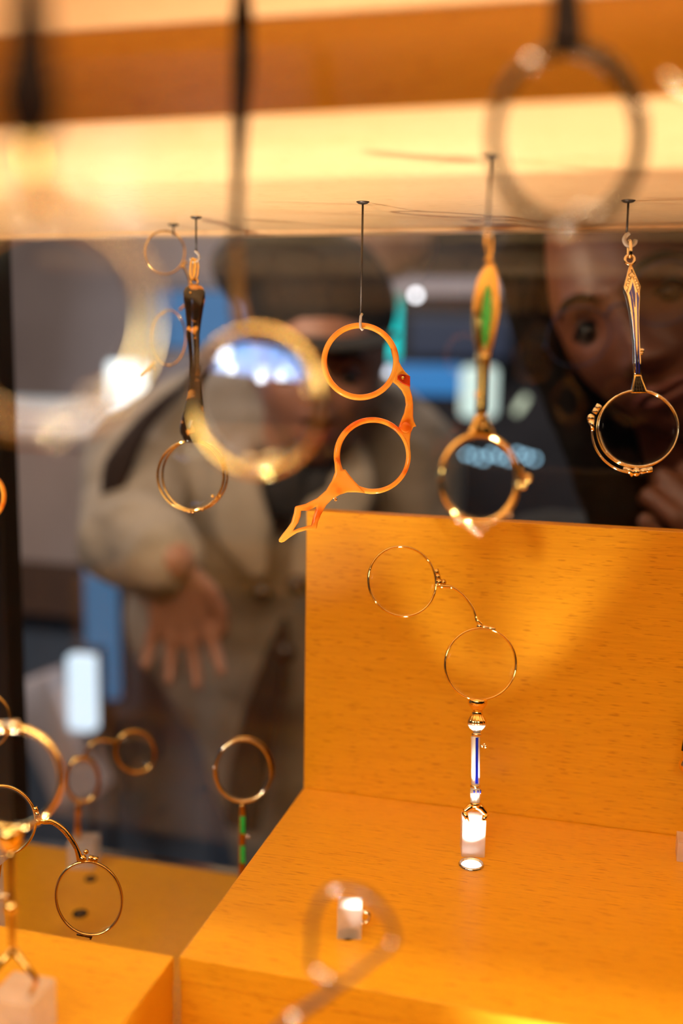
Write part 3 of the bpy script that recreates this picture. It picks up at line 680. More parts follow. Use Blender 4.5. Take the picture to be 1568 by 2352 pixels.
# ---- 11: silver ring with green enamel stem behind the box
pl = Pl(556, 1800, .675, 10, 0)
L = thing('lorgnette', pl.at(556, 2000), 'silver-gilt folded lorgnette with a green flecked stem behind the box edge', 'lorgnette')
obj('rim', pl.ring(558, 1769, 64, 71, 5, flat=1.6), PALEGOLD, L)
obj('rim', tube(pl.ell(563, 1768, 66, 73, 0, 40, 200, 400, off=-.003), .0009, sides=8), OLDGOLD, L)
obj('lens', pl.disc(558, 1769, 62, 69, .001, .0004), LENS, L)
obj('hinge', barrel(pl, (553, 1697), (578, 1700), 5), PALEGOLD, L); obj('hinge', ball(pl.at(498, 1790), .0016, barrel(pl, (493, 1760), (496, 1784), 6)), PALEGOLD, L)
stem(L, pl, [(556, 1846), (557, 1870), (556, 1920), (556, 2010), (556, 2100)], [6, 8, 8, 8, 8], OLDGOLD)
for yy in (1895, 1963): obj('enamel_inlay', pl.plate([(551, yy-22), (562, yy-22), (562, yy+18), (551, yy+18)], [], .0012, .0002, .0016), GREEN, L)
obj('knob', ball(pl.at(570, 1921), .0013, tube(pl.pts([(560, 1922), (570, 1921)]), .0006)), SILVER, L)
pe = pl.at(556, 2100)
tag(obj('acrylic_block', box((pe.x-.009, pe.y-.009, ZL+.0002), (pe.x+.009, pe.y+.009, pe.z+.003), .0004), ACRYL, None, None, False, (pe.x, pe.y, ZL)), 'clear block hidden behind the big box under the green flecked stem', 'block')

# ---- 12: rear hanging lorgnette behind the tortoiseshell one
t, e, Dx = pin(398, 515, 541, 'rear pin behind the tortoiseshell handle')
pl = Pl(390, 700, Dx, 40, 0)
L = thing('lorgnette', pl.at(400, 700), 'thin gold lorgnette hanging behind the tortoiseshell handle', 'lorgnette')
obj('rim', pl.ring(387, 776, 39, 63, 1.9, flat=1.2), OLDGOLD, L)
obj('rim', pl.ring(378, 580, 46, 50, 1.9, flat=1.2), OLDGOLD, L)
obj('bridge', tube(smoothpts(pl.pts([(420, 608), (428, 625), (436, 650), (432, 690), (412, 712)]), 4), .0008, sides=8), OLDGOLD, L)
obj('hinge', ball(pl.at(420, 612), .0014, ball(pl.at(426, 604), .0012)), GOLD, L)
stem(L, pl, [(356, 830), (345, 842), (334, 852), (322, 862)], [4, 5, 4, 3], OLDGOLD)
for q in ((353, 831), (352, 846), (368, 722), (374, 718), (387, 840), (338, 852)): obj('stud', ball(pl.at(*q, .001), .0010), PALEGOLD, L)

# ---- near hanging lorgnettes, strongly blurred
def nearpin(px, py, d, label):
    e = pt(px, py, d); zt = ZTOP if e.y < YS else (ZC2 if e.y < YF else ZC)
    t = thing('hanging_pin', (e.x, e.y, zt), label, 'pin')
    obj('rod', tube([(e.x, e.y, zt), e], .0006), STEEL, t)
    obj('head', lathe((e.x, e.y, zt), (e.x, e.y, zt-.0014), [(0, .0034), (.4, .0034), (1, .001)], 24), STEEL, t)
# 13 upper right
nearpin(1300, -60, .268, 'pin above the blurred dark lorgnette at the upper right')
pl = Pl(1305, 315, .268, 14, 0)
L = thing('lorgnette', pl.at(1305, 200), 'blurred dark metal folded lorgnette hanging at the upper right', 'lorgnette')
obj('rim', pl.ring(1300, 315, 166, 200, 15, flat=1.0), GUN, L)
obj('rim', tube(pl.ell(1318, 300, 172, 210, 0, 60, -75, 110, off=-.003), .0014, sides=8), GUN, L)
obj('lens', pl.disc(1300, 315, 158, 192, .001, .0004), LENS, L)
stem(L, pl, [(1300, 112), (1302, 60), (1300, 0), (1300, -55)], [46, 40, 36, 24], DBROWN)
obj('hinge', ball(pl.at(1368, 492), .0018, ball(pl.at(1335, 488), .0022, barrel(pl, (1275, 530), (1330, 515), 14))), SILVER, L)
obj('hinge', ball(pl.at(1218, 145), .0022), SILVER, L); obj('hinge', ball(pl.at(1468, 252), .0018), SILVER, L)
obj('hinge', barrel(pl, (1520, 175), (1600, 230), 14), PALEGOLD, L)
# 14 centre left
nearpin(556, -60, .295, 'pin above the long brown handle at the top')
pl = Pl(590, 920, .297, -16, 0)
L = thing('lorgnette', pl.at(560, 700), 'blurred gold lorgnette with a lens and a long thin dark brown handle', 'lorgnette')
stem(L, pl, [(556, -58), (556, 30), (556, 150), (550, 300), (545, 450), (541, 560)], [13, 25, 28, 19, 13, 11], DBROWN)
stem(L, pl, [(541, 555), (541, 620), (543, 690), (552, 748)], [10, 13, 17, 20], pmat('brown_gold', (.30, .17, .06), .3, 1.0), 'ferrule')
obj('rim', pl.ring(590, 920, 146, 163, 11.5, flat=1.1), GOLD, L)
obj('lens', pl.disc(590, 920, 141, 158, .0012, .00004), LENSR, L)
obj('hinge', ball(pl.at(708, 902), .0019), PALEGOLD, L)
obj('hinge', ball(pl.at(578, 1065, .001), .0022, barrel(pl, (560, 1078), (640, 1052), 14)), PALEGOLD, L)
def mirrored(q, dist):
    p = pl.at(*q); v = (p-C0).normalized(); return p+(v-pl.n*2*v.dot(pl.n))*dist
MIRR = [(mirrored(q, 1.25), k) for q, k in (((600, 822), 0), ((512, 806), 1), ((537, 850), 2), ((612, 872), 2), ((662, 868), 2))]
print('MIRR', MIRR)
# 15 big left
nearpin(66, -160, .188, 'pin above the largest blurred lens at the left')
pl = Pl(100, 740, .188, 10, 0)
L = thing('lorgnette', pl.at(90, 500), 'largest and most blurred lorgnette, its lens filling the left edge', 'lorgnette')
stem(L, pl, [(66, -150), (68, -40), (70, 120), (68, 230), (70, 320)], [20, 34, 52, 72, 50], DBROWN)
stem(L, pl, [(76, 320), (84, 400), (92, 480)], [24, 22, 40], OLDGOLD, 'ferrule')
obj('rim', pl.ring(100, 735, 245, 245, 15, flat=1.0), PALEGOLD, L)
obj('lens', pl.disc(100, 735, 236, 236, .0012, .0001), LENS, L)
obj('hinge', ball(pl.at(172, 440), .0016), SILVER, L)
obj('hinge', ball(pl.at(230, 930), .0022, barrel(pl, (210, 940), (290, 880), 16)), SILVER, L)
WIRE = pmat('brown_wire', (.13, .085, .06), .35, .5)
# 16 angular frame bottom
pl = Pl(800, 2150, .312, 0, -10)
L = thing('lorgnette', pl.at(700, 2320), 'blurred dark wire lorgnette with an angular rim at the bottom', 'lorgnette')
AN = [(718, 2110), (742, 2058), (772, 2040), (832, 2050), (872, 2080), (898, 2120), (905, 2165), (850, 2210), (782, 2262), (744, 2242), (714, 2218), (716, 2160)]
obj('rim', tube(smoothpts(pl.pts(AN), 3, True), 7.0*pl.m, True, 8, pl.n, 1.0), WIRE, L)
obj('hinge', ball(pl.at(768, 2046), .0013), SILVER, L); obj('hinge', barrel(pl, (832, 2046), (866, 2070), 8), GUN, L); obj('hinge', ball(pl.at(898, 2168), .0012), SILVER, L)
obj('clasp', barrel(pl, (722, 2226), (768, 2258), 7), SILVER, L)
obj('handle', tube(smoothpts(pl.pts([(780, 2262), (740, 2292), (700, 2318), (660, 2350), (590, 2420), (540, 2520)]), 4), [8*pl.m, 11*pl.m, 12*pl.m, 12*pl.m, 12*pl.m], sides=10), WIRE, L)
obj('knob', ball(pl.at(674, 2334, .002), .0020), SILVER, L)
# 17 right edge
pl = Pl(1580, 1740, .56, 0, 0)
L = thing('lorgnette', pl.at(1590, 1900), 'dark and gold stem just entering at the right edge before the panel', 'lorgnette')
stem(L, pl, [(1586, 1600), (1580, 1680), (1576, 1725)], [4, 9, 12], GUN)
obj('collar', lathe(pl.at(1580, 1725), pl.at(1582, 1778), [(0, .0028), (.3, .0034), (.5, .0052), (.75, .0050), (1, .002)], 24), GOLD, L)
stem(L, pl, [(1582, 1775), (1584, 1850), (1586, 1925)], [4, 5, 5], GOLD, 'foot')
pe = pl.at(1586, 1925)
tag(obj('acrylic_block', box((pe.x-.007, pe.y-.007, ZB+.0002), (pe.x+.007, pe.y+.007, max(pe.z, ZB+.01)), .0004), ACRYL, None, None, False, (pe.x, pe.y, ZB)), 'clear block just outside the right edge on the big box', 'block')
# 18 amber ring at left edge
pl = Pl(-15, 1130, .62, 0, 0)
L = thing('lorgnette', pl.at(-20, 1130), 'amber rim just entering at the left edge against the black post', 'lorgnette')
obj('rim', pl.ring(-35, 1140, 44, 52, 5), AMBER, L)
obj('suspension_wire', tube([pl.at(-35, 1090), Vector((pl.at(-35, 1090).x, pl.at(-35, 1090).y, ZC))], .0005), STEEL, L)

# ------------------------------------------------------------------ people
def capsule(bm, a, b, ra, rb, sc=1.0, axis=None, seg=14):
    """tapered capsule, closed; sc squashes it along axis"""
    a, b = Vector(a), Vector(b); t = (b-a); ln = t.length; t = t.normalized() if ln > 1e-6 else Vector((0, 0, 1))
    u = t.orthogonal().normalized() if axis is None else (Vector(axis)-t*Vector(axis).dot(t)).normalized(); w = t.cross(u)
    nb = bmesh.new(); rings = []; N = 5
    sec = [(a, ra, -math.pi/2+math.pi/2*k/N) for k in range(1, N+1)] + [(b, rb, math.pi/2*k/N) for k in range(0, N)]
    for c, r, ph in sec:
        cc = c+t*(r*math.sin(ph)); rr = r*math.cos(ph)
        rings.append([nb.verts.new(cc+u*(math.cos(2*math.pi*k/seg)*rr*sc)+w*(math.sin(2*math.pi*k/seg)*rr)) for k in range(seg)])
    p0 = nb.verts.new(a-t*ra); p1 = nb.verts.new(b+t*rb)
    for A, B in zip(rings[:-1], rings[1:]):
        for k in range(seg): nb.faces.new((A[k], A[(k+1) % seg], B[(k+1) % seg], B[k]))
    for k in range(seg):
        nb.faces.new((p0, rings[0][(k+1) % seg], rings[0][k])); nb.faces.new((p1, rings[-1][k], rings[-1][(k+1) % seg]))
    bmesh.ops.recalc_face_normals(nb, faces=nb.faces[:])
    return merge(bm, nb)
def chain(bm, pts, rs, sc=1.0, axis=None):
    for i in range(len(pts)-1): bm = capsule(bm, pts[i], pts[i+1], rs[i], rs[i+1], sc, axis)
    return bm
def remesh(bm, vox, smooth=4, disp=0.0, dscale=0.06):
    me = bpy.data.meshes.new('r'); bm.to_mesh(me); bm.free()
    o = bpy.data.objects.new('r', me); COL.objects.link(o)
    m1 = o.modifiers.new('r', 'REMESH'); m1.mode = 'VOXEL'; m1.voxel_size = vox
    m2 = o.modifiers.new('s', 'SMOOTH'); m2.iterations = smooth; m2.factor = 0.5
    if disp:
        tx = bpy.data.textures.new('folds', 'CLOUDS'); tx.noise_scale = dscale
        m3 = o.modifiers.new('d', 'DISPLACE'); m3.texture = tx; m3.strength = disp; m3.texture_coords = 'GLOBAL'
    dg = bpy.context.evaluated_depsgraph_get(); out = bpy.data.meshes.new_from_object(o.evaluated_get(dg))
    bpy.data.objects.remove(o); return out
class Head:
    def __init__(s, c, yaw, pitch, roll, k=1.0):
        s.c = Vector(c); s.k = k
        s.R = Matrix.Rotation(math.radians(yaw), 3, 'Z') @ Matrix.Rotation(math.radians(roll), 3, 'Y') @ Matrix.Rotation(math.radians(pitch), 3, 'X')
    def w(s, x, y, z): return s.c + s.R @ Vector((x, y, z))*s.k
    @staticmethod
    def surf(x, z):
        """local y of the face at x, z (face looks to -y)"""
        t = max(0.0, -z/.118); a = .074*(1-.34*t**1.6); q = 1-(x/a)**2-(z/.120)**2
        y = -.094*math.sqrt(max(0.0, q))
        g = lambda dx, sx, dz, sz: math.exp(-((x-dx)/sx)**2-((z-dz)/sz)**2)
        ax = abs(x)
        y += .012*math.exp(-((ax-.032)/.015)**2-(z/.011)**2)            # sockets
        y -= .006*math.exp(-((ax-.026)/.020)**2-((z-.021)/.007)**2)      # brow
        y -= .003*math.exp(-((ax-.032)/.010)**2-(z/.006)**2)            # lids
        if -.052 < z < .02: y -= (.004+.020*((.02-z)/.06)**1.3 if z > -.040 else .024*max(0, (z+.052)/.012))*math.exp(-(x/(.0075+.006*max(0, min(1, (.0-z)/.04))))**2)
        y -= .006*math.exp(-((ax-.014)/.006)**2-((z+.040)/.006)**2)      # nostrils
        y -= .006*g(0, .024, -.062, .005)+.006*g(0, .020, -.073, .005)
        y += .004*g(0, .026, -.0675, .002)
        y -= .008*g(0, .018, -.098, .013)
        y -= .004*math.exp(-((ax-.045)/.018)**2-((z+.030)/.018)**2)
        return y
    def mesh(s, bm):
        nb = bmesh.new(); NX, NZ = 88, 76; rings = []
        for j in range(1, NZ):
            ph = -math.pi/2+math.pi*j/NZ; z = .118*math.sin(ph); t = max(0, -z/.118); a = .074*(1-.34*t**1.6); rg = []
            cz = math.cos(ph)
            for i in range(NX):
                th = 2*math.pi*i/NX; x = a*cz*math.cos(th); y = .098*cz*math.sin(th)
                if y < 0: y = s.surf(x, z) if abs(x) < a*cz*.999 else y
                else: y *= 1-.30*t
                rg.append(nb.verts.new(s.w(x, y, z)))
            rings.append(rg)
        p0 = nb.verts.new(s.w(0, 0, -.118)); p1 = nb.verts.new(s.w(0, 0, .118))
        for A, B in zip(rings[:-1], rings[1:]):
            for k in range(NX): nb.faces.new((A[k], A[(k+1) % NX], B[(k+1) % NX], B[k]))
        for k in range(NX): nb.faces.new((p0, rings[0][(k+1) % NX], rings[0][k])); nb.faces.new((p1, rings[-1][k], rings[-1][(k+1) % NX]))
        bmesh.ops.recalc_face_normals(nb, faces=nb.faces[:]); bm = merge(bm, nb)
        for sx in (-1, 1): bm = capsule(bm, s.w(sx*.074, .012, .012), s.w(sx*.071, .010, -.026), .012*s.k, .009*s.k, .5, s.R @ Vector((1, 0, 0)))
        return bm
    def features(s, P, lips, brow, iris):
        for sx in (-1, 1):
            e = obj('eye', ball(s.w(sx*.032, -.0715, -.001), .0120*s.k), pmat('shaded_eye_white', (.08, .06, .05), .3), P)  # whites darkened, the socket shade is put into their colour
            obj('iris', ball(s.w(sx*.032, -.0785, -.0015), .0062*s.k), iris, e)
            obj('eyebrow', tube(smoothpts([s.w(sx*x, s.surf(x, z)-.001, z) for x, z in ((.014, .019), (.026, .025), (.040, .025), (.052, .017))], 4), [.002*s.k, .0032*s.k, .003*s.k, .0012*s.k], sides=8), brow, P)
            obj('eyelid', tube(smoothpts([s.w(sx*x, -.083+dy, z) for x, z, dy in ((.020, -.001, .006), (.027, .0035, .002), (.036, .0035, .002), (.044, -.002, .007))], 4), .0030*s.k, sides=8), brow, P)  # lids take the dark brow colour to deepen the painted eye shade
        for z0, th in ((-.0630, .0032), (-.0720, .0038)):
            obj('lip', tube(smoothpts([s.w(x, s.surf(x, z0)+.0005, z0+dz) for x, dz in ((-.028, -.004 if z0 > -.07 else .006), (-.012, .001), (0, 0), (.012, .001), (.028, -.004 if z0 > -.07 else .006))], 4), [.0010*s.k, th*s.k, th*s.k*1.05, th*s.k, .0010*s.k], sides=10), lips, P)
def hand(bm, wrist, fwd, out, k=1.0, curl=(14, 24, 20), spread=9, thumb=1, palmn=None):
    """palm plus five fingers. fwd: wrist->fingers, out: towards the thumb, both unit vectors"""
    fwd = Vector(fwd).normalized(); out = (Vector(out)-fwd*Vector(out).dot(fwd)).normalized(); nrm = fwd.cross(out)*thumb
    bm = chain(bm, [wrist, wrist+fwd*.02*k], [.024*k, .026*k], .62, nrm)
    for i in range(4):
        o = out*((1.5-i)*.0195*k); bm = capsule(bm, wrist+fwd*.02*k+o*.7, wrist+fwd*(.088-.004*abs(i-1))*k+o, .0135*k, .0105*k)
        L = [.072, .080, .074, .058][i]*k; d = (Matrix.Rotation(math.radians((1.5-i)*spread)*thumb, 3, nrm) @ fwd); p = wrist+fwd*(.088-.004*abs(i-1))*k+o
        axis = d.cross(nrm).normalized()
        pts = [p]; cu = 0
        for f, c in zip((.45, .30, .25), curl):
            cu += c; dd = Matrix.Rotation(math.radians(-cu), 3, axis) @ d; pts.append(pts[-1]+dd*L*f)
        bm = chain(bm, pts, [.0100*k, .0090*k, .0082*k, .0068*k])
    d = (fwd*.75+out*.75).normalized(); b0 = wrist+fwd*.018*k+out*.018*k
    bm = chain(bm, [b0, b0+d*.036*k, b0+(d*.9+fwd*.3).normalized()*.066*k, b0+(d*.7+fwd*.6).normalized()*.088*k], [.0150*k, .0115*k, .0100*k, .0080*k])
    return bm
def skin(name, c1, c2):
    m, nt, b = newmat(name); g = nt.nodes.new('ShaderNodeTexCoord')
    n = noise(nt, g.outputs['Object'], 25, 3); nt.links.new(ramp(nt, n, [(0.3, c1), (0.7, c2)]).outputs[0], b.inputs['Base Color'])
    b.inputs['Roughness'].default_value = 0.45; b.inputs['Subsurface Weight'].default_value = 0.08; b.inputs['Subsurface Radius'].default_value = (.01, .004, .002)
    return m

# ---- the person in the cap
SKM = skin('brown_skin', (0.36, 0.15, 0.09), (0.42, 0.19, 0.12))
HAIRD = cloth('black_hair', (0.006, 0.004, 0.003), (0.014, 0.010, 0.008), 200, 0.7)
HAIRD.node_tree.nodes['Principled BSDF'].inputs['Specular IOR Level'].default_value = 0.08
CAPM = cloth('dark_cap_wool', (0.022, 0.016, 0.012), (0.035, 0.026, 0.02), 300)
COATM = cloth('beige_trench_cotton', (0.36, 0.28, 0.20), (0.42, 0.33, 0.245), 30)
SHIRTM = cloth('dark_shirt', (0.02, 0.016, 0.015), (0.03, 0.024, 0.022), 60)
BTN = pmat('dark_horn_button', (0.03, 0.015, 0.01), 0.3)
def S(px, py, d): return pt(px, py, d)
dm = 1.13
hp = S(675, 834, dm)
H = Head(hp+Vector((0.0, .09, 0)), 17, 10, 2, 1.02)
P = thing('person', (hp.x-.03, hp.y+.25, 0), 'person in a dark cap and beige trench coat bending towards the case', 'person')
bm = H.mesh(None)
neckb = S(690, 1050, 1.30)
bm = capsule(bm, H.w(0, .03, -.06), neckb, .055, .062)
tc = S(620, 1350, 1.38)
bm = chain(bm, [S(400, 1010, 1.38), S(850, 1000, 1.38)], [.075, .075])
bm = chain(bm, [S(620, 1060, 1.38), S(650, 1450, 1.42), S(760, 1800, 1.50)], [.12, .115, .12])
hips = S(830, 2000, 1.62)
bm = chain(bm, [S(760, 1750, 1.50), hips], [.12, .13])
for sx, kx in ((-1, .10), (1, .10)): bm = chain(bm, [hips+Vector((sx*.09, 0, 0)), Vector((hips.x+sx*.10, hips.y-.05, .45)), Vector((hips.x+sx*.10, hips.y+.03, .07))], [.085, .06, .045]); bm = capsule(bm, Vector((hips.x+sx*.10, hips.y+.04, .045)), Vector((hips.x+sx*.10, hips.y-.12, .04)), .04, .035)
sl, el, wr = S(330, 1060, 1.34), S(300, 1240, 1.22), S(395, 1290, 1.10)
bm = chain(bm, [sl, el, wr], [.050, .032, .026])
bm = hand(bm, wr, (S(415, 1460, 1.12)-wr), (S(520, 1260, 1.10)-wr), .84, (10, 22, 18), 13, -1)
sr, er, wr2 = S(925, 1060, 1.36), S(955, 1420, 1.36), S(930, 1700, 1.30)
bm = chain(bm, [sr, er, wr2], [.055, .045, .030])
bm = hand(bm, wr2, (-.1, -.2, -1), (-1, -.2, 0), .9, (16, 26, 22), 5, 1)
obj('body', remesh(bm, .0036, 3), SKM, P, 'brown skin of face and hands')
H.features(P, pmat('lips_red', (.33, .08, .06), .4), HAIRD, pmat('iris_brown', (.02, .01, .006), .15))
# cap with soft crown and a band
bm = None; bm = ball(H.w(0, .018, .062), .098, None, (.90, 1.04, .86), 28)
bm = ball(H.w(-.035, .03, .10), .085, bm, (1.12, 1.0, .62), 24)
obj('cap', remesh(bm, .004, 6, .006, .05), CAPM, P, 'dark soft cap')
obj('cap_brim', tube(smoothpts([H.w(x, y, z) for x, y, z in ((-.075, -.055, .046), (-.045, -.100, .042), (0, -.116, .041), (.045, -.100, .042), (.075, -.055, .046))], 5), [.012, .026, .030, .026, .012], sides=12, nrm=H.R @ Vector((0, 0, 1)), flat=.22), CAPM, P)
bm = None
for sx in (-1, 1): bm = chain(bm, [H.w(sx*.072, .010, .045), H.w(sx*.074, .022, .0), H.w(sx*.066, .045, -.035)], [.009, .008, .009])
obj('hair', remesh(bm, .003, 3, .003, .02), HAIRD, P)
# coat
bm = chain(None, [S(405, 1020, 1.38), S(600, 985, 1.40), S(845, 1010, 1.38)], [.088, .085, .088])
bm = chain(bm, [S(615, 1080, 1.40), S(640, 1420, 1.43), S(760, 1800, 1.52)], [.150, .155, .160])
bm = chain(bm, [S(470, 1100, 1.38), S(455, 1420, 1.41), S(570, 1640, 1.47)], [.10, .095, .08])
bm = chain(bm, [S(800, 1100, 1.38), S(820, 1500, 1.42), S(880, 1850, 1.50)], [.10, .10, .12])
bm = chain(bm, [S(760, 1780, 1.52), S(830, 2050, 1.62), S(840, 2300, 1.66)], [.165, .175, .19])
bm = chain(bm, [sl, el, el.lerp(wr, .85)], [.078, .062, .046])
bm = chain(bm, [sr, er, er.lerp(wr2, .75)], [.078, .062, .046])
obj('coat', remesh(bm, .006, 5, .022, .09), COATM, P, 'beige trench coat')
bm = None
for sx in (-1, 1): bm = chain(bm, [hips+Vector((sx*.07, 0, 0)), Vector((hips.x+sx*.10, hips.y-.05, .45)), Vector((hips.x+sx*.10, hips.y+.03, .10))], [.11, .078, .066])
obj('trousers', remesh(bm, .008, 3), SHIRTM, P, 'dark trousers')
for sx in (-1, 1): obj('shoe', remesh(capsule(None, Vector((hips.x+sx*.10, hips.y+.04, .050)), Vector((hips.x+sx*.10, hips.y-.13, .046)), .050, .046, .9), .006, 2), HAIRD, P)
def sash(pts, w, mat, name, th=.25, lab=None, n=(0, -1, 0)): return obj(name, tube(smoothpts(pts, 5), w, sides=10, nrm=n, flat=th), mat, P, lab)
sash([S(560, 1000, 1.245), S(535, 1100, 1.215), S(560, 1230, 1.20), S(600, 1330, 1.20)], [.010, .034, .038, .008], COATM, 'lapel')
sash([S(800, 1010, 1.25), S(800, 1110, 1.215), S(740, 1230, 1.20), S(680, 1330, 1.20)], [.010, .034, .038, .008], COATM, 'lapel')
sash([S(575, 1050, 1.25), S(640, 1120, 1.225), S(690, 1180, 1.215)], [.02, .055, .006], SHIRTM, 'shirt', .4, 'dark shirt')
sash([S(800, 1040, 1.25), S(730, 1120, 1.225), S(690, 1190, 1.215)], [.02, .050, .006], SHIRTM, 'shirt', .4)
sash([S(470, 850, 1.36), S(400, 905, 1.285), S(325, 980, 1.235), S(272, 1070, 1.20), S(252, 1160, 1.20)], [.006, .008, .012, .018, .012], pmat('dark_leather_strap', (.03, .018, .014), .9, 0.0, Specular_IOR_Level=.1), 'bag_strap', .5, 'dark leather bag strap over the shoulder')
sash([S(655, 1420, 1.255), S(635, 1500, 1.25), S(600, 1640, 1.25), S(570, 1780, 1.27), S(555, 1900, 1.30)], [.004, .013, .022, .026, .024], SHIRTM, 'coat_strip', .25, 'dark strip down the coat')  # dark cloth strip laid down the coat front
for q in ((681, 1345), (603, 1362), (655, 1500)): obj('button', lathe(S(*q, 1.205), S(*q, 1.192), [(0, .011), (.6, .012), (1, .009)], 20), BTN, P)
bm = None

# ---- the woman with glasses, tilted head
SKW = skin('warm_skin', (0.17, 0.053, 0.026), (0.21, 0.068, 0.034))
dw = .80
hw_ = S(1490, 690, dw)
H2 = Head(hw_+Vector((0, .088, 0)), -14, 6, -27, 1.04)
P2 = thing('person', (hw_.x+.12, hw_.y+.35, 0), 'person with long dark hair and thin glasses, head tilted, peering in at the right', 'person')
bm = H2.mesh(None)
nb2 = H2.c+Vector((.085, .10, -.22))
bm = capsule(bm, H2.w(0, .03, -.05), nb2, .050, .056)
bm = chain(bm, [nb2+Vector((-.17, .05, -.06)), nb2+Vector((.17, .05, -.02))], [.06, .06])
bm = chain(bm, [nb2+Vector((0, .05, -.10)), nb2+Vector((0, .10, -.42)), nb2+Vector((0, .20, -.55))], [.115, .11, .13])
hp2 = nb2+Vector((0, .22, -.55))
for sx in (-1, 1): bm = chain(bm, [hp2+Vector((sx*.08, 0, 0)), Vector((hp2.x+sx*.09, hp2.y-.04, .42)), Vector((hp2.x+sx*.09, hp2.y+.05, .07))], [.08, .055, .04]); bm = capsule(bm, Vector((hp2.x+sx*.09, hp2.y+.05, .04)), Vector((hp2.x+sx*.09, hp2.y-.10, .035)), .035, .03)
w3 = S(1730, 1330, .87)
e3 = nb2+Vector((.22, .0, -.38))
bm = chain(bm, [nb2+Vector((.17, .05, -.05)), e3, w3], [.05, .042, .027])
bm = hand(bm, w3, (S(1600, 1120, .86)-w3), (S(1560, 1320, .86)-w3), .95, (40, 70, 50), 3, 1)
e4 = nb2+Vector((-.24, .03, -.40))
bm = chain(bm, [nb2+Vector((-.17, .05, -.08)), e4, e4+Vector((.10, -.12, -.18))], [.05, .042, .027])
bm = hand(bm, e4+Vector((.10, -.12, -.18)), (.3, -.5, -.8), (.8, 0, .3), 1.0, (16, 26, 22), 5, 1)
obj('body', remesh(bm, .0032, 3), SKW, P2, 'skin of face, neck and hand')
H2.features(P2, pmat('lips_rose', (.26, .07, .05), .45), HAIRD, pmat('iris_dark', (.02, .012, .008), .15))
bm = None
rnd = random.Random(3)
for k in range(15):
    a = math.radians(-8+196*k/14); x = .080*math.cos(a)
    zt = .09+.012*math.sin(a)
    side = 1 if math.cos(a) > 0 else -1; drop = .34
    bm = chain(bm, [H2.w(x*.55, .045+.045*math.sin(a), .105), H2.w(x*1.05, .030+.085*math.sin(a), .055), H2.w(x*1.08, .035+.085*math.sin(a), -.04), H2.w(x*1.05, .045+.08*math.sin(a), -.12)-Vector((0, 0, .02)), H2.w(x*1.0, .06, -.13)-Vector((-.01*side, 0, drop*.35)), H2.w(x*.9, .06, -.13)-Vector((-.02*side, 0, drop*.75))], [.024, .026, .024, .026, .030, .020])
for sx, fx in ((-1, 0), (-1, .014), (1, 0)):
    bm = chain(bm, [H2.w(sx*.030, -.030, .118), H2.w(sx*(.070-fx), -.052, .078), H2.w(sx*(.083-fx*.5), -.050, .02), H2.w(sx*.084, -.035, -.06), H2.w(sx*.080, -.02, -.13)-Vector((0, 0, .02)), H2.w(sx*.07, 0, -.16)-Vector((0, 0, .12)), H2.w(sx*.06, 0, -.16)-Vector((0, 0, .28))], [.012, .015, .016, .020, .028, .034, .022])
obj('hair', remesh(bm, .005, 2, .010, .03), HAIRD, P2, 'long dark hair')
DRESS = cloth('black_knit', (0.010, 0.009, 0.009), (0.018, 0.016, 0.016), 90)
bm = capsule(None, nb2+Vector((-.01, -.015, .045)), nb2+Vector((0, .02, -.04)), .066, .082)
bm = chain(bm, [nb2+Vector((-.17, .05, -.06)), nb2+Vector((.17, .05, -.02))], [.075, .075])
bm = chain(bm, [nb2+Vector((0, .05, -.10)), nb2+Vector((0, .10, -.42)), nb2+Vector((0, .22, -.70))], [.140, .135, .17])
bm = chain(bm, [nb2+Vector((.17, .05, -.05)), e3, e3.lerp(w3, .72)], [.064, .055, .040])
bm = chain(bm, [nb2+Vector((-.17, .05, -.08)), e4, e4+Vector((.08, -.10, -.14))], [.064, .055, .040])
obj('jumper', remesh(bm, .006, 4, .010, .05), DRESS, P2, 'black high-necked jumper')
bm = None
for sx in (-1, 1): bm = chain(bm, [hp2+Vector((sx*.07, 0, 0)), Vector((hp2.x+sx*.09, hp2.y-.04, .42)), Vector((hp2.x+sx*.09, hp2.y+.05, .10))], [.10, .072, .060])
obj('trousers', remesh(bm, .008, 3), DRESS, P2)
for sx in (-1, 1): obj('shoe', remesh(capsule(None, Vector((hp2.x+sx*.09, hp2.y+.05, .048)), Vector((hp2.x+sx*.09, hp2.y-.11, .042)), .046, .042, .9), .006, 2), HAIRD, P2)
gl = pmat('thin_glasses_metal', (.03, .05, .12), .3, .6)
for sx in (-1, 1):
    rim = obj('glasses_rim', tube([H2.w(sx*.034+.0245*math.cos(a), -.108+.10*max(0, abs(sx*.034+.0245*math.cos(a))-.03)*.8, -.002+.0215*math.sin(a)) for a in [2*math.pi*k/36 for k in range(36)]], .00045, True, 8), gl, P2)
    obj('glasses_temple', tube([H2.w(sx*.0585, -.106, .004), H2.w(sx*.077, -.05, .004), H2.w(sx*.078, .01, .004)], .0012, sides=8), gl, P2)
obj('glasses_bridge', tube(smoothpts([H2.w(-.0095, -.108, .002), H2.w(0, -.112, .006), H2.w(.0095, -.108, .002)], 4), .0011, sides=8), gl, P2)

# ------------------------------------------------------------------ shop behind
def slab(name, a, b, mat, label, cat, bev=.002):
    return mk(name, a, b, mat, label, cat, bev)
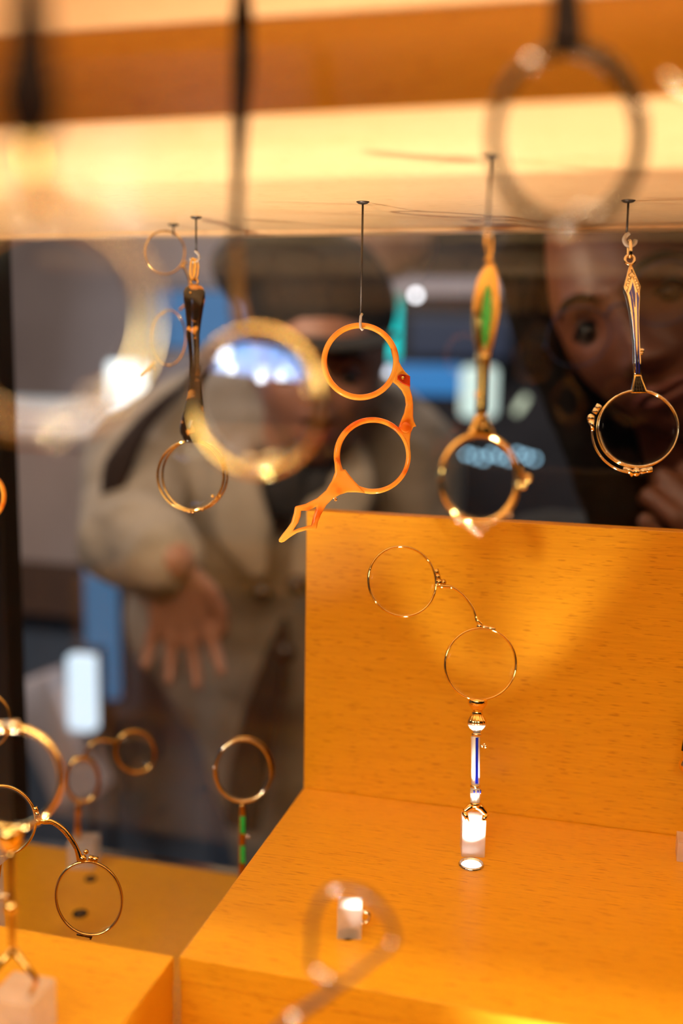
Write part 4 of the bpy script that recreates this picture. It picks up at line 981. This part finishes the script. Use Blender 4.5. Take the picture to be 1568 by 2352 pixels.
# pale lit counter at the left
c0 = S(30, 988, 1.9); ct = c0.z
PALE = cloth('pale_blue_laminate', (.55, .62, .64), (.62, .68, .70), 10, 0.3)
MAUVE = cloth('mauve_panel', (.56, .43, .38), (.62, .48, .43), 8, 0.7)
t = thing('shop_counter', (c0.x, c0.y+.5, 0), 'pale-topped counter with a mauve front behind the coat shoulder at the left', 'counter')
obj('top', box((c0.x-1.2, c0.y, ct-.025), (c0.x+.42, c0.y+1.0, ct), .003), PALE, t, 'pale bluish top', False)
zmid = S(100, 1300, 1.92).z
obj('front_panel', box((c0.x-1.15, c0.y+.02, zmid), (c0.x+.38, c0.y+.95, ct-.026), .003), MAUVE, t, None, False)
obj('trim', box((c0.x-1.15, c0.y+.015, zmid-.10), (c0.x+.38, c0.y+.94, zmid-.001), .003), cloth('brown_trim', (.13, .07, .045), (.17, .09, .06), 20, .6), t, 'brown lower trim', False)
obj('base', box((c0.x-1.10, c0.y+.12, 0), (c0.x+.33, c0.y+.9, zmid-.101), .003), cloth('slate_blue_base', (.13, .17, .23), (.17, .21, .28), 10, .5), t, 'slate blue base', False)
def glow(name, kind, p, dims, col, s, label, cat, zb=0.0, group=None):
    t = thing(name, (p.x, p.y, p.z-dims[2]/2), label, cat, group)
    obj('lamp_face', box((p.x-dims[0]/2, p.y-dims[1]/2, p.z-dims[2]/2), (p.x+dims[0]/2, p.y+dims[1]/2, p.z+dims[2]/2), min(dims)*.2), emis(name+'_light', col, s), t, None, False)
    obj('housing', box((p.x-dims[0]*.55, p.y+dims[1]*.5, p.z-dims[2]*.55), (p.x+dims[0]*.55, p.y+dims[1]*.5+.02, p.z+dims[2]*.55), .002), POST, t, None, False)
    obj('stand', box((p.x-.006, p.y+dims[1]*.5+.004, zb), (p.x+.006, p.y+dims[1]*.5+.016, p.z-dims[2]*.5), .001), POST, t, None, False)
    return t
glow('display_light', 'l', S(290, 885, 2.2), (.075, .04, .10), (.85, .95, 1), 2.0, 'bright white light box on the pale counter', 'light', ct)
glow('light_column', 'l', S(190, 1590, 1.75), (.046, .03, .13), (.72, .86, 1), 1.3, 'glowing bluish white column low down at the left', 'light')
glow('light_column', 'l', S(8, 1562, 1.75), (.030, .03, .05), (.9, .95, 1), 2.4, 'small white light at the left edge below the counter', 'light')
glow('screen', 'l', S(235, 1440, 1.85), (.06, .02, .26), (.05, .17, .34), .8, 'narrow upright blue screen at the left beside the coat', 'screen')
glow('screen', 'l', S(500, 735, 2.05), (.28, .02, .11), (.07, .20, .42), .9, 'blue screen behind the cap on its left', 'screen', ct)
glow('screen', 'l', S(980, 872, 3.0), (.30, .02, .085), (.015, .16, .42), 1.3, 'wide blue screen beyond the right shoulder of the coat', 'screen')
glow('screen', 'l', S(1055, 775, 3.2), (.30, .02, .12), (.010, .022, .06), .8, 'dim dark blue screen above the wide blue one', 'screen')
glow('lamp_shade', 'l', S(1099, 900, 2.6), (.085, .07, .125), (.55, .68, .62), 1.5, 'pale green-white box lamp behind the green enamel handle', 'lamp')
glow('sign_light', 'l', S(872, 862, 2.1), (.048, .02, .03), (.85, .88, 1), 2.2, 'small violet-white light over the right shoulder of the coat', 'light')
tp = S(905, 765, 2.4)
t = thing('tube_light', (tp.x, tp.y, tp.z-.08), 'upright turquoise tube light right of the amber lorgnette', 'light')
obj('tube', lathe(tp-Vector((0, 0, .060)), tp+Vector((0, 0, .075)), [(0, .008), (.05, .012), (.95, .012), (1, .008)], 20), emis('turquoise_light', (.0, .50, .48), 2.2), t)
obj('post', tube([Vector((tp.x, tp.y, 0)), tp-Vector((0, 0, .06))], .003, sides=8), POST, t); obj('cap', lathe(tp+Vector((0, 0, .070)), tp+Vector((0, 0, .085)), [(0, .013), (1, .010)], 20), emis('green_tip_light', (.12, .6, .4), 1.0), t, 'greener lit tip')
BULB = emis('strip_bulb_light', (.35, .62, .80), 7.0)
t = thing('bulb_strip', S(1118, 1046, 2.7), 'long row of tiny pale blue bulbs under the green enamel ring', 'light')
obj('rail', tube([S(1005, 1050, 2.72), S(1232, 1050, 2.72)], .004, sides=8), POST, t)
for i in range(12): obj('bulb', ball(S(1012+i*19.5, 1042+(i % 3)*6, 2.7), .0052), BULB, t)
for px_ in (1008, 1230):
    q = S(px_, 1050, 2.73); obj('post', box((q.x-.004, q.y-.004, 0), (q.x+.004, q.y+.004, q.z), .001), POST, t, None, False)
t = thing('bulb_strip', S(1370, 1056, 2.0), 'short row of three pale blue bulbs before the long dark hair', 'light')
obj('rail', tube([S(1322, 1056, 2.02), S(1412, 1056, 2.02)], .003, sides=8), POST, t)
for px_ in (1330, 1386, 1404): obj('bulb', ball(S(px_, 1056, 2.0), .0045, None, (.8, .8, 1.5)), BULB, t)
q = S(1360, 1056, 2.03); obj('post', box((q.x-.004, q.y-.004, 0), (q.x+.004, q.y+.004, q.z), .001), POST, t, None, False)
def hung(name, p, shape, mat, label):
    t = thing(name, p, label, 'bulb'); obj('bulb', shape, mat, t); obj('cord', tube([p, Vector((p.x, p.y, RZ1))], .0015, sides=6), DARKLINE, t)
p = S(955, 678, 2.6); hung('hanging_bulb', p, ball(p, .008), emis('white_bulb_light', (.9, .9, .95), 9), 'white round bulb right of the turquoise tube')
p = S(1196, 930, 2.4); hung('hanging_bulb', p, lathe(p-Vector((.012, 0, .02)), p+Vector((.012, 0, .02)), [(0, .006), (.5, .009), (1, .006)], 16), emis('greenish_bulb_light', (.5, .55, .4), 1.6), 'slanted greenish bulb left of the dark hair')
# unseen lamps added behind the camera to make the flat lens reflections
p = MIRR[0][0]
t = thing('light_panel', (p.x, p.y, 0), 'added blue light panel behind the camera, seen only as a reflection in the blurred lens', 'light')
nb = box((-.075, -.01, -.024), (.075, .01, .024), .004)
nrm_ = (Vector((-.15, .28, p.z))-p); bmesh.ops.transform(nb, matrix=Matrix.Translation(p) @ Matrix.Rotation(math.atan2(nrm_.y, nrm_.x)+math.pi/2, 4, 'Z'), verts=nb.verts)
obj('panel', nb, emis('blue_reflection_light', (.28, .50, 1.0), 9), t, None, False)
obj('post', box((p.x-.006, p.y-.02, 0), (p.x+.006, p.y-.011, p.z), .001), POST, t, None, False)
for (p, k), lb in zip(MIRR[1:], ('largest added bulb mirrored in the blurred lens', 'small added bulb mirrored below the largest one', 'small added bulb mirrored at the middle of the lens', 'small added bulb mirrored at the right of the lens')):
    p = p+Vector((0, .02, 0)); hung('hanging_bulb', p, ball(p, .018 if k == 1 else .007), emis('mirrored_bulb_light', (.85, .92, 1.0), 26 if k == 1 else 30), lb)
# rail and dark cabinet in the right background
a = S(900, 668, 3.3); b_ = S(1300, 700, 3.3)
t = thing('shop_cabinet', (a.x+.3, a.y+.3, 0), 'dark glass-fronted cabinet with a pale top rail in the right background', 'cabinet')
obj('top_rail', box((a.x, a.y, S(900, 640, 3.3).z-.05), (a.x+1.2, a.y+.05, S(900, 640, 3.3).z), .004), cloth('pale_rail', (.36, .32, .34), (.42, .38, .40), 10), t, 'pale mauve rail', False)
obj('body', box((a.x+.02, a.y+.01, 0), (a.x+1.18, a.y+.4, S(900, 640, 3.3).z-.051), .004), DARKW, t, None, False)
p = S(885, 560, 2.2)
t = thing('pendant_lamp', (p.x, p.y, p.z-.07), 'rounded dull copper pendant shade right of the dark cap', 'lamp')
obj('shade', lathe(p+Vector((0, 0, .10)), p-Vector((0, 0, .075)), [(0, .02), (.1, .06), (.35, .095), (.6, .10), (.85, .08), (1, .04)], 32), skin('copper_shade', (.50, .25, .16), (.58, .32, .22)), t)
obj('cord', tube([p+Vector((0, 0, .09)), Vector((p.x, p.y, RZ1))], .003, sides=8), DARKLINE, t)
p = S(90, 1580, 1.80)
t = thing('paper_bag', (p.x, p.y, p.z-.2), 'pinkish white paper bag slanting low at the left', 'bag')
nb = box((-.045, -.03, -.20), (.045, .03, .02), .003); bmesh.ops.transform(nb, matrix=Matrix.Translation(p) @ Matrix.Rotation(math.radians(-24), 4, 'Y'), verts=nb.verts)
obj('sheet', nb, cloth('pinkish_paper', (.55, .45, .44), (.62, .52, .50), 20, .7), t, None, False)
